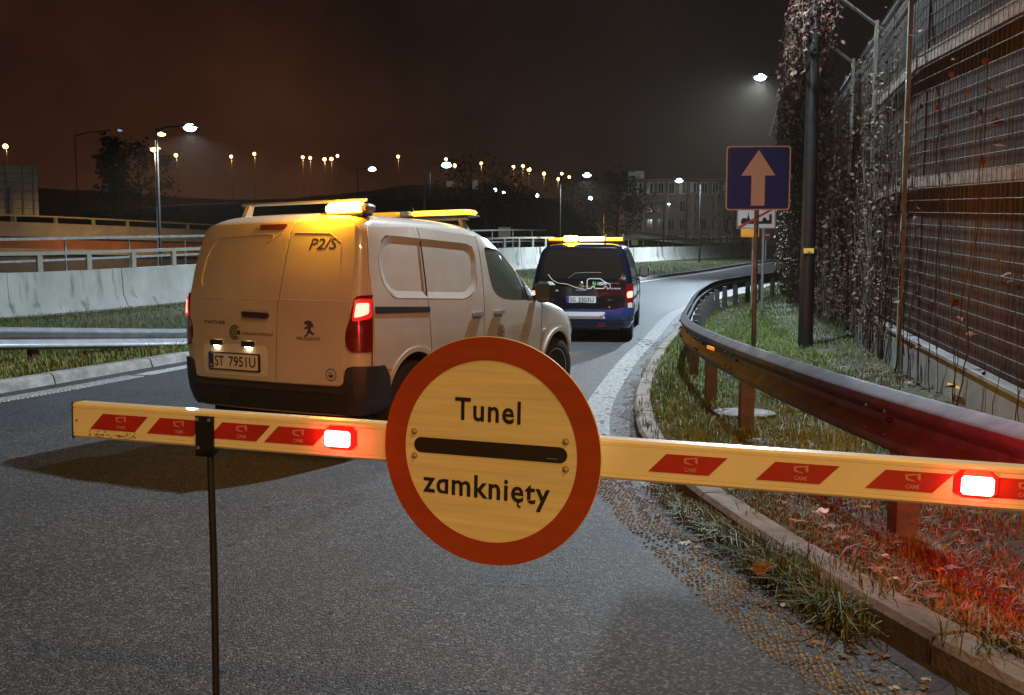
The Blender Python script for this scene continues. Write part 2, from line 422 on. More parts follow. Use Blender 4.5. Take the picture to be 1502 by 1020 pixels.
# big ground sheet
m = MB(); xs = sorted(set([-430, -260, -150]+list(range(-90, 91, 4))+[120, 190])); ys = sorted(set([-38, -30, -20]+list(range(-12, 140, 3))+[150, 170, 200, 260, 425]))
for y in ys:
    for x in xs: m.v.append((x, y, base(x, min(y, 150))-.06))
nx = len(xs)
for j in range(len(ys)-1):
    for i in range(nx-1): m.f.append((j*nx+i, j*nx+i+1, (j+1)*nx+i+1, (j+1)*nx+i)); m.mi.append(0)
struct(m.build('ground', M_field, smooth=True))
# road ribbon between the kerbs
m = MB(); n = 500; nc = 18
def resample(path, n):
    d = [0]
    for a, b in zip(path, path[1:]): d.append(d[-1]+math.hypot(b[0]-a[0], b[1]-a[1]))
    o = []; k = 0
    for i in range(n):
        s = d[-1]*i/(n-1)
        while k < len(d)-2 and d[k+1] < s: k += 1
        t = (s-d[k])/max(1e-9, d[k+1]-d[k]); a, b = path[k], path[k+1]; o.append((a[0]+(b[0]-a[0])*t, a[1]+(b[1]-a[1])*t))
    return o
A, B = resample(kl, n), resample(kr, n)
for i in range(n):
    for j in range(nc+1):
        t = j/nc; x = A[i][0]*(1-t)+B[i][0]*t; y = A[i][1]*(1-t)+B[i][1]*t; m.v.append((x, y, base(x, y)))
for i in range(n-1):
    for j in range(nc): a = i*(nc+1)+j; m.f.append((a, a+1, a+nc+2, a+nc+1)); m.mi.append(0)
struct(m.build('road', M_asph, smooth=True))
M_conc = M('kerb_concrete', (.26, .25, .23), .85, var=.35, vscale=5, bump=.35, bscale=70)
M_concd = M('kerb_concrete_dirty', (.16, .13, .105), .9, var=.4, vscale=4, bump=.4, bscale=60)
def kerb(path, side, name, mat, slope=0., w=.15, h=.12):
    m = MB(); acc = []; i = 0
    seg = [path[i:i+3] for i in range(0, len(path)-2, 2)]      # 1 m blocks with open joints
    for sgm in seg:
        a = Vector(sgm[0]); b = Vector(sgm[-1]); d = (b-a).normalized()*.006
        pts = [tuple(a+d), sgm[1], tuple(b-d)]
        jz = random.uniform(-.006, .006); jl = random.uniform(-.006, .006)
        prof = [(0+jl, -.2), (slope*.8+jl, h-.025+jz), (slope+.02+jl, h+jz), (w+slope+jl, h+jz), (w+slope+jl, -.2)]
        m.sweep(pts, [(side*l, z) for l, z in prof], base)
    return struct(m.build(name, mat, smooth=25))
kerb(kr, 1, 'right_kerb', M_concd)
kerb(kl, -1, 'left_kerb', M_conc, slope=.10, w=.16, h=.115)
# verges
WALL0 = [(3.24, 1.0), (4.79, 10.7), (10.46, 33.0)]
wl = [(a[0]+(b[0]-a[0])*i/40, a[1]+(b[1]-a[1])*i/40) for a, b in zip(WALL0, WALL0[1:]) for i in range(40)]+[WALL0[-1]]
def strip(fa, fb, ya, yb, step, nc, zf, name, mat, lift=0):
    m = MB(); ys = np.arange(ya, yb+1e-6, step)
    for y in ys:
        for j in range(nc+1):
            a, b = fa(y), fb(y); x = a+(b-a)*j/nc; m.v.append((x, y, zf(x, y)+lift+random.uniform(-.012, .012)))
    for i in range(len(ys)-1):
        for j in range(nc): a = i*(nc+1)+j; m.f.append((a, a+1, a+nc+2, a+nc+1)); m.mi.append(0)
    return struct(m.build(name, mat, smooth=True))
strip(lambda y: x_at(kr, y)+.13, lambda y: max(x_at(wl, y), x_at(kr, y)+1.5)+.6, -6, 60, .25, 16, verge_z, 'right_verge', M_soil)
BAR = [(-20, 11.5), (-16.2, 19.5), (-13.75, 23.8), (-10.6, 29.2), (-4.2, 40.5), (1.5, 50), (10.6, 65.5), (17.5, 75), (26, 86), (45, 108)]
bar = spline(BAR, .5)
def lverge_z(x, y): return base(x, y)+.10
def kl_in(y): return x_at(kl, y)-.24
def bar_in(y): return min(x_at(bar, y), x_at(kl, y)-.3) if y > 11.5 else -20
strip(bar_in, kl_in, -8, 90, .5, 22, lverge_z, 'left_verge', M_mown)
# painted edge lines: raised ribs, worn near the camera
M_paint = M('road_paint', (.62, .62, .60), .7, col2=(.20, .195, .19), vscale=18, bump=.3, bscale=120)
M_paintw = M('worn_road_paint', (.30, .265, .21), .75, col2=(.06, .052, .045), vscale=7, bump=.4, bscale=120)
def ribs(path, w, pitch, rib, name, mat, y0, y1):
    m = MB(); P = resample(path, int(sum(math.hypot(b[0]-a[0], b[1]-a[1]) for a, b in zip(path, path[1:]))/pitch))
    for a, b in zip(P, P[1:]):
        if not (y0 < a[1] < y1): continue
        d = Vector((b[0]-a[0], b[1]-a[1])).normalized(); c = Vector(a); nrm = Vector((d.y, -d.x))
        q = [c-nrm*w/2-d*rib/2, c+nrm*w/2-d*rib/2, c+nrm*w/2+d*rib/2, c-nrm*w/2+d*rib/2]
        z = base(*c); m.add([(p.x, p.y, z+.003) for p in q]+[(c.x+(p.x-c.x)*.96, c.y+(p.y-c.y)*.96, z+.011) for p in q], [(0, 1, 5, 4), (1, 2, 6, 5), (2, 3, 7, 6), (3, 0, 4, 7), (4, 5, 6, 7)])
    return struct(m.build(name, mat, fix=False))
def solid_line(path, w, name, mat, y0, y1, lift=.004):
    m = MB(); P = [p for p in path if y0 < p[1] < y1]
    return struct(m.sweep(P, [(-w/2, lift), (w/2, lift)], base, closed=False).build(name, mat))
le = offs(kl, .46); re_ = offs(kr, -.36)
ribs(le, .26, .062, .040, 'left_ribbed_line', M_paint, -4, 11.5)
solid_line(le, .25, 'left_edge_line', M_paint, 11.3, 90)
solid_line(re_, .27, 'right_edge_line', M('dull_road_paint', (.27, .27, .265), .75, col2=(.11, .11, .11), vscale=9, stretch=(3, 1, 1), bump=.4, bscale=90), 6.6, 80)
# near part of the right line: rows of worn thermoplastic dots
m = MB(); P = resample(re_, int(sum(math.hypot(b[0]-a[0], b[1]-a[1]) for a, b in zip(re_, re_[1:]))/.030)); i = 0
for a, b in zip(P, P[1:]):
    i += 1
    if not (1.2 < a[1] < 6.9): continue
    d = Vector((b[0]-a[0], b[1]-a[1])).normalized(); nrm = Vector((d.y, -d.x))
    for k in range(11):
        wv = math.sin(a[1]*5.1+k*.6)*math.sin(a[1]*2.3+1)+.6*math.sin(k*1.7+a[1]*9)
        if random.random() < .08+.10*(a[1] > 5)+.5*max(0, wv): continue
        c = Vector(a)+nrm*((k-5)*.024+(.012 if i % 2 else 0)+random.uniform(-.005, .005))+d*random.uniform(-.006, .006)
        r = random.uniform(.0068, .0098); z = base(*c)
        vs_ = [(c.x+r*math.cos(t), c.y+r*1.15*math.sin(t), z+.001) for t in (0, 1.05, 2.1, 3.14, 4.19, 5.24)]
        m.add(vs_+[(c.x+(x-c.x)*.6, c.y+(y-c.y)*.6, z+.008) for x, y, _ in vs_], [(6, 7, 8, 9, 10, 11)]+[(q, (q+1) % 6, 6+(q+1) % 6, 6+q) for q in range(6)])
struct(m.build('right_dotted_line', M_paintw, fix=False))

# ------------------------------------------------------------------ concrete barrier + its railing on the left
M_cwall = M('barrier_concrete', (.62, .61, .56), .85, col2=(.46, .45, .41), vscale=1.4, bump=.2, bscale=45, stretch=(1, 1, .5))
def streaked(m):   # rain streaks running down from the top edge
    t = m.node_tree; b = t.nodes['Principled BSDF']; tcn = N(t, 'ShaderNodeTexCoord'); mp = N(t, 'ShaderNodeMapping'); mp.inputs['Scale'].default_value = (1.6, 1.6, .22)
    n = N(t, 'ShaderNodeTexNoise'); n.inputs['Scale'].default_value = 1.6; n.inputs['Detail'].default_value = 5
    t.links.new(tcn.outputs['Object'], mp.inputs[0]); t.links.new(mp.outputs[0], n.inputs['Vector'])
    r = N(t, 'ShaderNodeValToRGB'); r.color_ramp.elements[0].position = .56; r.color_ramp.elements[0].color = (1, 1, 1, 1); r.color_ramp.elements[1].position = .70; r.color_ramp.elements[1].color = (.36, .33, .30, 1)
    t.links.new(n.outputs[0], r.inputs[0])
    mx = N(t, 'ShaderNodeMix', data_type='RGBA', blend_type='MULTIPLY'); mx.inputs[0].default_value = 1
    src = b.inputs['Base Color'].links[0].from_socket
    t.links.new(src, mx.inputs[6]); t.links.new(r.outputs[0], mx.inputs[7]); t.links.new(mx.outputs[2], b.inputs['Base Color'])
streaked(M_cwall)
tb = thing('concrete_barrier', 'long pale concrete safety barrier with dark rain streaks curving behind both vans', 'barrier', (0, 0, 0))
prof = [(.34, -.15), (.34, .12), (.30, .20), (.12, .52), (.06, 1.30), (-.14, 1.30), (-.20, .5), (-.34, .2), (-.34, -.15)]
seg = MB(); k = 7
for i in range(0, len(bar)-k, k):
    ch = bar[i:i+k+1]; a, b = Vector(ch[0]), Vector(ch[-1]); d = (b-a).normalized()*.012
    ch = [tuple(a+d)]+ch[1:-1]+[tuple(b-d)]; j = random.uniform(-.012, .012)
    lw = .86 if a.y > 60 else 1
    seg.sweep(ch, [(l+j, z*lw+j*.4) for l, z in prof], base)
seg.build('barrier_blocks', M_cwall, tb, 30)
ft = MB().sweep(bar, [(.62, -.2), (.62, .13), (-.3, .13), (-.3, -.2)], base); ft.build('footing', M_conc, tb)
M_railp = M('cream_painted_rail', (.40, .36, .27), .5, var=.12)
tr = thing('parapet_railing', 'cream steel hand railing with square posts on top of the concrete barrier', 'railing', (0, 0, 0))
rp = [p for p in offs(bar, -.05) if p[1] < 52]
MB().sweep(rp, [(-.05, 1.76), (.05, 1.76), (.05, 1.86), (-.05, 1.86)], base).build('top_rail', M_railp, tr)
for i in range(0, len(rp), 3):
    x, y = rp[i]; a = rp[max(0, i-1)]; b = rp[min(i+1, len(rp)-1)]
    MB().box((x, y, base(x, y)+1.53), (.16, .09, .46), math.atan2(b[1]-a[1], b[0]-a[0]), bev=.01).build('post', M_railp, tr)
# second, thinner railing a little further back
tr2 = thing('back_railing', 'thin grey steel railing standing behind the cream barrier railing', 'railing', (0, 0, 0))
rp2 = [p for p in offs(bar, -4.2) if 14 < p[1] < 60]
MB().sweep(rp2, [(-.03, 1.55), (.03, 1.55), (.03, 1.62), (-.03, 1.62)], base).build('middle_rail', M_galv2, tr2)
MB().sweep(rp2, [(-.04, 2.25), (.04, 2.25), (.04, 2.34), (-.04, 2.34)], base).build('top_rail', M_galv2, tr2)
for i in range(0, len(rp2), 5):
    x, y = rp2[i]; MB().box((x, y, base(x, y)+1.1), (.05, .05, 2.3)).build('post', M_galv2, tr2)

# ------------------------------------------------------------------ steel guardrails
WB = [(0, .155), (.006, .150), (.066, .124), (.078, .112), (.080, .085), (.070, .070), (.012, .030), (0, .016), (0, -.016), (.012, -.030), (.070, -.070), (.080, -.085), (.078, -.112), (.066, -.124), (.006, -.150), (0, -.155)]
def wbeam(mb, path, zf, side):
    f_ = [(side*l, z) for l, z in WB]; bk = [(side*(l-.006), z) for l, z in reversed(WB)]
    return mb.sweep(path, f_+bk, zf)
def rail_post(h, turn, ztop):
    # C-shaped section, opening along the rail, grooved
    c = [(-.05, -.055), (.05, -.055), (.05, -.03), (.043, -.03), (.043, -.047), (-.018, -.047), (-.018, -.02), (-.010, -.012), (-.010, .012), (-.018, .02), (-.018, .047), (.043, .047), (.043, .03), (.05, .03), (.05, .055), (-.05, .055)]
    cs, sn = math.cos(turn), math.sin(turn)
    return MB().prism([(x*cs-y*sn, x*sn+y*cs) for x, y in c], -h, ztop)
GR = [(4.6, -6), (3.5, -2.6), (2.62, 0), (2.15, 2), (1.95, 3.4), (1.86, 5.4), (1.93, 8.3), (2.2, 11.1), (2.82, 14), (4.05, 18.9), (5.6, 23.3), (8.5, 28.2), (11.3, 33), (14.5, 40), (20.5, 51.5)]
gr = spline(GR, .25)
gz = lambda x, y: verge_z(x, y)
M_rail = M('dull_guardrail_zinc', (.044, .050, .060), .6, .12, spec=.3, var=.4, vscale=7, bump=.08, bscale=60)
M_postz = M('post_zinc', (.075, .072, .072), .6, .2, var=.3, vscale=11)
tg = thing('guardrail', 'dull grey steel guardrail curving along the right-hand verge in front of the noise wall', 'guardrail', (0, 0, 0))
gzt = lambda x, y: base(x, y)+.02+.6
wbeam(MB(), gr, gzt, -1).build('rail_beam', M_rail, tg, 40)
acc = 0; nxt = None; last = None; d = 0
for a, b in zip(gr, gr[1:]):
    d += math.hypot(b[0]-a[0], b[1]-a[1])
posts = []; s = 0; tgt = None
for i in range(1, len(gr)):
    s += .25; y = gr[i][1]
    posts.append((s, gr[i], math.atan2(gr[i][1]-gr[i-1][1], gr[i][0]-gr[i-1][0])))
near = min(posts, key=lambda q: abs(q[1][1]-7.45))[0]
def want(s):
    k = s-near
    if k < -.2: return abs(k/3.0-round(k/3.0)) < .042
    if k < 3.6: return abs(k/1.75-round(k/1.75)) < .0715
    return abs((k-3.5)/1.25-round((k-3.5)/1.25)) < .1
for s, (x, y), an in posts:
    if y > 46 or y < 0 or not want(s): continue
    nx_, ny_ = math.sin(an), -math.cos(an)
    px, py = x+nx_*.075, y+ny_*.075; z0 = verge_z(px, py); zt = gzt(x, y)-.03
    rail_post(.5, an, zt-z0).build('post', M_postz, tg, loc=(px, py, z0))
sp_ = MB()
for s, (x, y), an in posts:
    if y > 30 or not want(s): continue
    for dz in (-.02, .02): sp_.ball((x-math.sin(an)*.012, y+math.cos(an)*.012, gzt(x, y)+dz*0), .014, 8, 5)
    for k in (-.1, .1):
        for dz in (.098, -.098): sp_.ball((x-math.sin(an)*.086+math.cos(an)*k, y+math.cos(an)*.086+math.sin(an)*k, gzt(x, y)+dz*.55), .012, 8, 5)
sp_.build('bolt', M_pole_dark, tg, True)
# orange reflector on the beam
q = min(gr, key=lambda p: abs(p[1]-8.1)); MB().box((q[0]-.095, q[1], gzt(*q)+.04), (.014, .22, .03), .03).build('reflector', M('orange_reflector', (.9, .35, .03), .25, emit=(1, .38, .02), es=.55, sample=False), tg)  # faint emission paints the returned light on the strip
# left guardrail, sinking into the grass towards the van
GL = [(-10.4, 7.0), (-8.2, 10.2), (-6.55, 12.4), (-5.55, 15.3), (-4.6, 18.6)]
gl = spline(GL, .25)
M_railb = M('bluish_guardrail_zinc', (.40, .42, .46), .45, .5, var=.2, vscale=5)
def glz(x, y):
    t = (y-10.0)/7.2; return base(x, y)+.60-.52*max(0, min(1, t))
tl = thing('guardrail', 'bluish steel guardrail end sloping down into the grass beside the left kerb', 'guardrail', (0, 0, 0))
wbeam(MB(), gl, glz, 1).build('rail_beam', M_railb, tl, 40)
for i in range(2, 46, 8):
    if i < len(gl)-1:
        x, y = gl[i]; an = math.atan2(gl[i+1][1]-y, gl[i+1][0]-x); px, py = x-math.sin(an)*.075, y+math.cos(an)*.075
        rail_post(.4, an+math.pi, max(.1, glz(x, y)-base(x, y)+.02)).build('post', M('rusty_post', (.10, .055, .04), .8, var=.3), tl, loc=(px, py, lverge_z(px, py)-.06))
bo = MB()
for i in (13, 15, 23): x, y = gl[i]; bo.ball((x+.09, y-.05, glz(x, y)+.09), .018, 8, 5)
bo.build('bolt', M_pole_dark, tl, True)

# dark silt collected in the gutter
m = MB(); P = [p for p in kr if -2 < p[1] < 26]; prev = None
for i, (x, y) in enumerate(P):
    a = P[max(0, i-1)]; b = P[min(i+1, len(P)-1)]; d = Vector((b[0]-a[0], b[1]-a[1])).normalized(); nn = Vector((-d.y, d.x))
    for k in range(4):
        t = k/4; q = Vector((x, y))+d*(.5*t); w = (.10+.07*math.sin(q.y*3.1)+.05*math.sin(q.y*7.7+1)+random.uniform(-.02, .02))*(1.15 if y < 6 else .7); w = max(.03, w)
        e_ = q+nn*w; m.v += [(q.x+.01, q.y, base(q.x, q.y)+.016), (q.x+nn.x*w*.5, q.y+nn.y*w*.5, base(q.x, q.y)+.011), (e_.x, e_.y, base(e_.x, e_.y)+.0035)]
        c = len(m.v)
        if c >= 6: m.f += [(c-6, c-5, c-2, c-3), (c-5, c-4, c-1, c-2)]; m.mi += [0, 0]
struct(m.build('gutter_silt', M('gutter_silt', (.035, .027, .020), .8, col2=(.014, .012, .011), vscale=14, bump=.9, bscale=60, bdist=.01), smooth=True))

# old crack sealing and oil drips on the asphalt
m = MB(); rs = random.Random(5)
def tar(pts, w):
    P = spline(pts, .06); P = [(x+rs.gauss(0, .006), y+rs.gauss(0, .006)) for x, y in P]; k = len(m.v)
    for i, (x, y) in enumerate(P):
        a = P[max(0, i-1)]; b = P[min(i+1, len(P)-1)]; L = math.hypot(b[0]-a[0], b[1]-a[1]) or 1; nx_, ny_ = (b[1]-a[1])/L, -(b[0]-a[0])/L; ww = w*(.5+.5*rs.random())*(.3+min(1, min(i, len(P)-1-i)/6))
        m.v += [(x-nx_*ww, y-ny_*ww, base(x, y)+.0025), (x+nx_*ww, y+ny_*ww, base(x, y)+.0025)]
        if i: m.f.append((k+2*i-2, k+2*i-1, k+2*i+1, k+2*i)); m.mi.append(0)
tar([(-.9, 3.5), (-.35, 3.75), (.1, 3.72), (.55, 3.95)], .0025)
tar([(-.2, 9.5), (.1, 12), (.9, 15.5), (2.4, 20)], .018)
for i in range(34):
    x, y = rs.uniform(-1.7, .5), rs.uniform(2.2, 6.5); r = rs.uniform(.006, .028)
    k = len(m.v); m.v += [(x+r*rs.uniform(.6, 1.1)*math.cos(a*.785), y+r*rs.uniform(.6, 1.1)*math.sin(a*.785), base(x, y)+.0022) for a in range(8)]; m.f.append(tuple(range(k, k+8))); m.mi.append(0)
struct(m.build('tar_seams', M('tar_seams', (.020, .020, .021), .55, var=.3, vscale=30)))

# ------------------------------------------------------------------ vans
def lerp(T, z):
    if z <= T[0][0]: return T[0][1]
    for (a, x), (b, y) in zip(T, T[1:]):
        if z <= b: return x+(y-x)*(z-a)/(b-a)
    return T[-1][1]
class Body:
    def __init__(s, rear, front, half, rc=.12, fx=.62, fy=.36, bulge=.035, taper=2.4):
        s.rear, s.front, s.half, s.rc, s.fx, s.fy, s.bulge, s.taper = rear, front, half, rc, fx, fy, bulge, taper
    def w(s, f, z): return lerp(s.half, z)*(1-.055*max(0, (f-s.taper)/1.25)**2)
    def r_of(s, f, z):
        fr, ff = lerp(s.rear, z), lerp(s.front, z); w = s.w(f, z); rc = min(s.rc, w*.5)
        fx = min(s.fx, (ff-fr)*.3); fy = min(s.fy, w*.6)
        if f < fr+rc: t = min(1, max(0, (fr+rc-f)/rc)); return w-rc+rc*math.sqrt(1-t*t)
        if f > ff-fx: t = min(1, (f-(ff-fx))/fx); return w-fy+fy*math.sqrt(1-t*t)
        return w
    def side(s, f, z, sg=1): return (sg*s.r_of(f, z), f, z)
    def back(s, r, z):
        fr = lerp(s.rear, z); w = s.w(fr, z); rc = min(s.rc, w*.5); a = abs(r)
        if a < w-rc: return (r, fr-s.bulge*(1-(a/(w-rc))**2), z)
        t = min(1, (a-(w-rc))/rc); return (r, fr+rc-rc*math.sqrt(1-t*t), z)
    def peri(s, q, z):   # arc length from the rear centre line, round the corner and along the flank
        sg = 1 if q >= 0 else -1; q = abs(q); fr = lerp(s.rear, z); w = s.w(fr, z); rc = min(s.rc, w*.5); S0 = w-rc
        if q <= S0: p = s.back(q, z); return (sg*p[0], p[1], z)
        a = (q-S0)/rc
        if a < math.pi/2: return (sg*(S0+rc*math.sin(a)), fr+rc-rc*math.cos(a), z)
        f = fr+rc+(q-S0-rc*math.pi/2); return (sg*s.r_of(f, z), f, z)
    def ring(s, z):
        fr, ff = lerp(s.rear, z), lerp(s.front, z); w = s.w(fr, z); rc = min(s.rc, w*.5); fx = min(s.fx, (ff-fr)*.3)
        o = [s.back((w-rc)*i/8, z)[:2] for i in range(9)]
        o += [(w-rc+rc*math.sin(a*math.pi/12), fr+rc-rc*math.cos(a*math.pi/12)) for a in range(1, 7)]
        f0, f1 = fr+rc, ff-fx
        o += [(s.r_of(f0+(f1-f0)*i/30, z), f0+(f1-f0)*i/30) for i in range(1, 31)]
        o += [(s.r_of(f1+fx*math.sin(a*math.pi/20), z), f1+fx*math.sin(a*math.pi/20)) for a in range(1, 11)]
        re = o[-1][0]; o += [(re*(1-i/6), ff+.05*(1-(1-i/6)**2)) for i in range(1, 7)]
        return o
    def mesh(s, zs):
        m = MB(); rings = []
        for z in zs:
            h = s.ring(z); full = h+[(-r, f) for r, f in reversed(h[1:-1])]; rings.append(full)
        n = len(rings[0])
        for z, rg in zip(zs, rings): m.v += [(r, f, z) for r, f in rg]
        for i in range(len(zs)-1):
            for j in range(n): m.f.append((i*n+j, i*n+(j+1) % n, (i+1)*n+(j+1) % n, (i+1)*n+j)); m.mi.append(0)
        m.f.append(tuple(range(n-1, -1, -1))); m.mi.append(0)
        m.f.append(tuple((len(zs)-1)*n+j for j in range(n))); m.mi.append(0)
        return m
def cut(ob, cutter):
    md = ob.modifiers.new('b', 'BOOLEAN'); md.operation = 'DIFFERENCE'; md.object = cutter; md.solver = 'EXACT'
    try: md.material_mode = 'TRANSFER'
    except Exception: pass
    bpy.context.view_layer.update()
    me = bpy.data.meshes.new_from_object(ob.evaluated_get(bpy.context.evaluated_depsgraph_get()))
    ob.modifiers.clear(); old = ob.data; ob.data = me; bpy.data.meshes.remove(old); bpy.data.objects.remove(cutter)
    me.polygons.foreach_set('use_smooth', [True]*len(me.polygons))
    try: me.set_sharp_from_angle(angle=R(32))
    except Exception: pass
M_white = M('white_van_paint', (.59, .545, .475), .30, coat=.5, var=.09, vscale=1.6)
M_black = M('black_trim_plastic', (.030, .027, .026), .5, var=.25, vscale=12)
M_well = M('wheel_well', (.012, .011, .011), .95)
M_rub = M('tyre_rubber', (.022, .021, .020), .8, bump=.2, bscale=60)
M_rimc = M('steel_rim', (.60, .58, .55), .45, .3, var=.15)
M_glass = M('dark_window_glass', (.085, .10, .08), .06, spec=.8)
M_lampd = M('dark_red_lens', (.16, .008, .006), .16, coat=.5)
M_lamp = M('lit_tail_lens', (.9, .1, .1), .3, emit=(1, .085, .06), es=11)
M_lampr = M('red_glow_lens', (.7, .02, .02), .25, emit=(1, .02, .02), es=.5)
M_plate = M('number_plate_white', (.82, .80, .74), .4)
M_ink = M('black_ink', (.012, .012, .013), .5)
M_blue = M('plate_blue', (.02, .05, .35), .4)
M_greyink = M('grey_lettering', (.055, .05, .048), .45)
M_chrome = M('chrome_badge', (.5, .5, .5), .2, .9)
M_bulb = M('plate_bulb', (1, .9, .7), .4, emit=(1, .80, .48), es=34)
M_amb = M('beacon_lit', (1, .6, .1), .3, emit=(1, .47, .025), es=70)
M_amb2 = M('beacon_glow', (1, .55, .08), .3, emit=(1, .48, .02), es=6.5)
M_amb3 = M('beacon_dim', (.8, .42, .05), .2, emit=(1, .40, .02), es=.55, sample=False)
M_bar = M('aluminium_bar', (.42, .41, .39), .4, .6)
M_seal = M('dark_seam', (.02, .018, .016), .8)
def wheel(parent, r, f, z, rad=.326, wd=.205, side=1, steer=0, holes=14, mat=M_rimc):
    w = bpy.data.objects.new('wheel', None); COL.objects.link(w); w.parent = parent; w.location = (r, f, z); w.rotation_euler = (0, 0, steer)
    h = wd/2
    prof = [(rad*.63, -h*.85), (rad*.70, -h), (rad*.86, -h), (rad*.95, -h*.86), (rad*.985, -h*.62)]
    for k in range(-2, 3): prof += [(rad*.997, k*.032-.011), (rad*.997, k*.032+.011), (rad*.975, k*.032+.013), (rad*.975, k*.032+.019)]
    prof += [(rad*.985, h*.62), (rad*.95, h*.86), (rad*.86, h), (rad*.70, h), (rad*.63, h*.85)]
    MB().lathe(prof, axis='X', n=48).build('tyre', M_rub, w, 30)
    m = MB(); s = side
    m.lathe([(rad*.66, -h*.7*s), (rad*.655, h*.88*s), (rad*.62, h*.86*s), (rad*.58, h*.45*s), (rad*.5, h*.30*s), (rad*.36, h*.34*s), (rad*.28, h*.62*s), (rad*.16, h*.68*s), (0.0001, h*.68*s)], axis='X', n=48)
    for i in range(holes):
        a = 2*math.pi*i/holes; m.lathe([(rad*.052, h*.30*s), (rad*.052, h*.47*s-.012*s), (.0001, h*.47*s-.012*s)], (0, rad*.47*math.cos(a), rad*.47*math.sin(a)), 'X', 10, 1)
    for i in range(5):
        a = 2*math.pi*i/5; m.lathe([(.014, h*.5*s), (.014, h*.72*s), (.0001, h*.74*s)], (0, rad*.2*math.cos(a), rad*.2*math.sin(a)), 'X', 6, 1)
    m.build('rim', [mat, M_well], w, 30)
    return w
# --- the white van
VX, VY, VYAW = -1.577, 7.422, R(27.06)
van = thing('delivery_van', 'white panel van with amber roof beacon and P2/S lettering, parked nose to the right', 'van', (VX, VY, .006), -VYAW)
b1 = Body(rear=[(.28, -.66), (.5, -.685), (.62, -.69), (1.1, -.68), (1.3, -.645), (1.5, -.595), (1.68, -.545), (1.74, -.50), (1.785, -.42), (1.805, -.33), (1.818, -.1)],
          front=[(.28, 3.50), (.40, 3.60), (.60, 3.64), (.74, 3.60), (.86, 3.50), (.94, 3.34), (1.0, 3.10), (1.05, 2.85), (1.10, 2.60), (1.16, 2.48), (1.3, 2.27), (1.5, 1.98), (1.64, 1.74), (1.72, 1.56), (1.77, 1.36), (1.80, 1.1), (1.818, .8)],
          half=[(.28, .80), (.36, .87), (.5, .895), (.8, .905), (1.0, .902), (1.15, .892), (1.3, .874), (1.5, .846), (1.62, .824), (1.69, .800), (1.735, .765), (1.77, .70), (1.795, .60), (1.81, .45), (1.818, .28)])
zs = [.28, .32, .36, .42, .5, .58, .66, .74, .8, .86, .9, .94, .97, 1.0, 1.03, 1.06, 1.10, 1.13, 1.16, 1.23, 1.3, 1.37, 1.44, 1.5, 1.56, 1.61, 1.65, 1.69, 1.715, 1.735, 1.755, 1.772, 1.786, 1.797, 1.806, 1.813, 1.818]
body = b1.mesh(zs).build('body', M_white, van, 32)
for f in (0, 2.785):
    for s in (-1, 1):
        c = MB().lathe([(.385, s*.55), (.385, s*1.1)], (0, f, .335), 'X', 40).build('c', M_well); c.parent = van
        bpy.context.view_layer.update(); cut(body, c)
def onmap(mapf, pts, off, r, mat, name, parent, n=6):
    o = []
    for x, y in pts:
        h = .004; q = Vector(mapf(x, y)); nn = (Vector(mapf(x+h, y))-Vector(mapf(x-h, y))).cross(Vector(mapf(x, y+h))-Vector(mapf(x, y-h))).normalized()
        if nn.dot(q-Vector((0, 1.4, .95))) < 0: nn = -nn
        o.append(q+nn*off)
    return MB().tube(o, r, n).build(name, mat, parent, True)
def dense(pts, s=.05):
    o = []
    for a, b in zip(pts, pts[1:]):
        a, b = Vector(a), Vector(b); k = max(1, int((b-a).length/s))
        o += [tuple(a+(b-a)*i/k) for i in range(k)]
    return o+[tuple(pts[-1])]
SIDE = lambda sg: (lambda f, z: b1.side(f, z, sg))
BK = b1.back; PE = b1.peri
ARCHR = arc(0, .335, .40, 140, 8, 14)
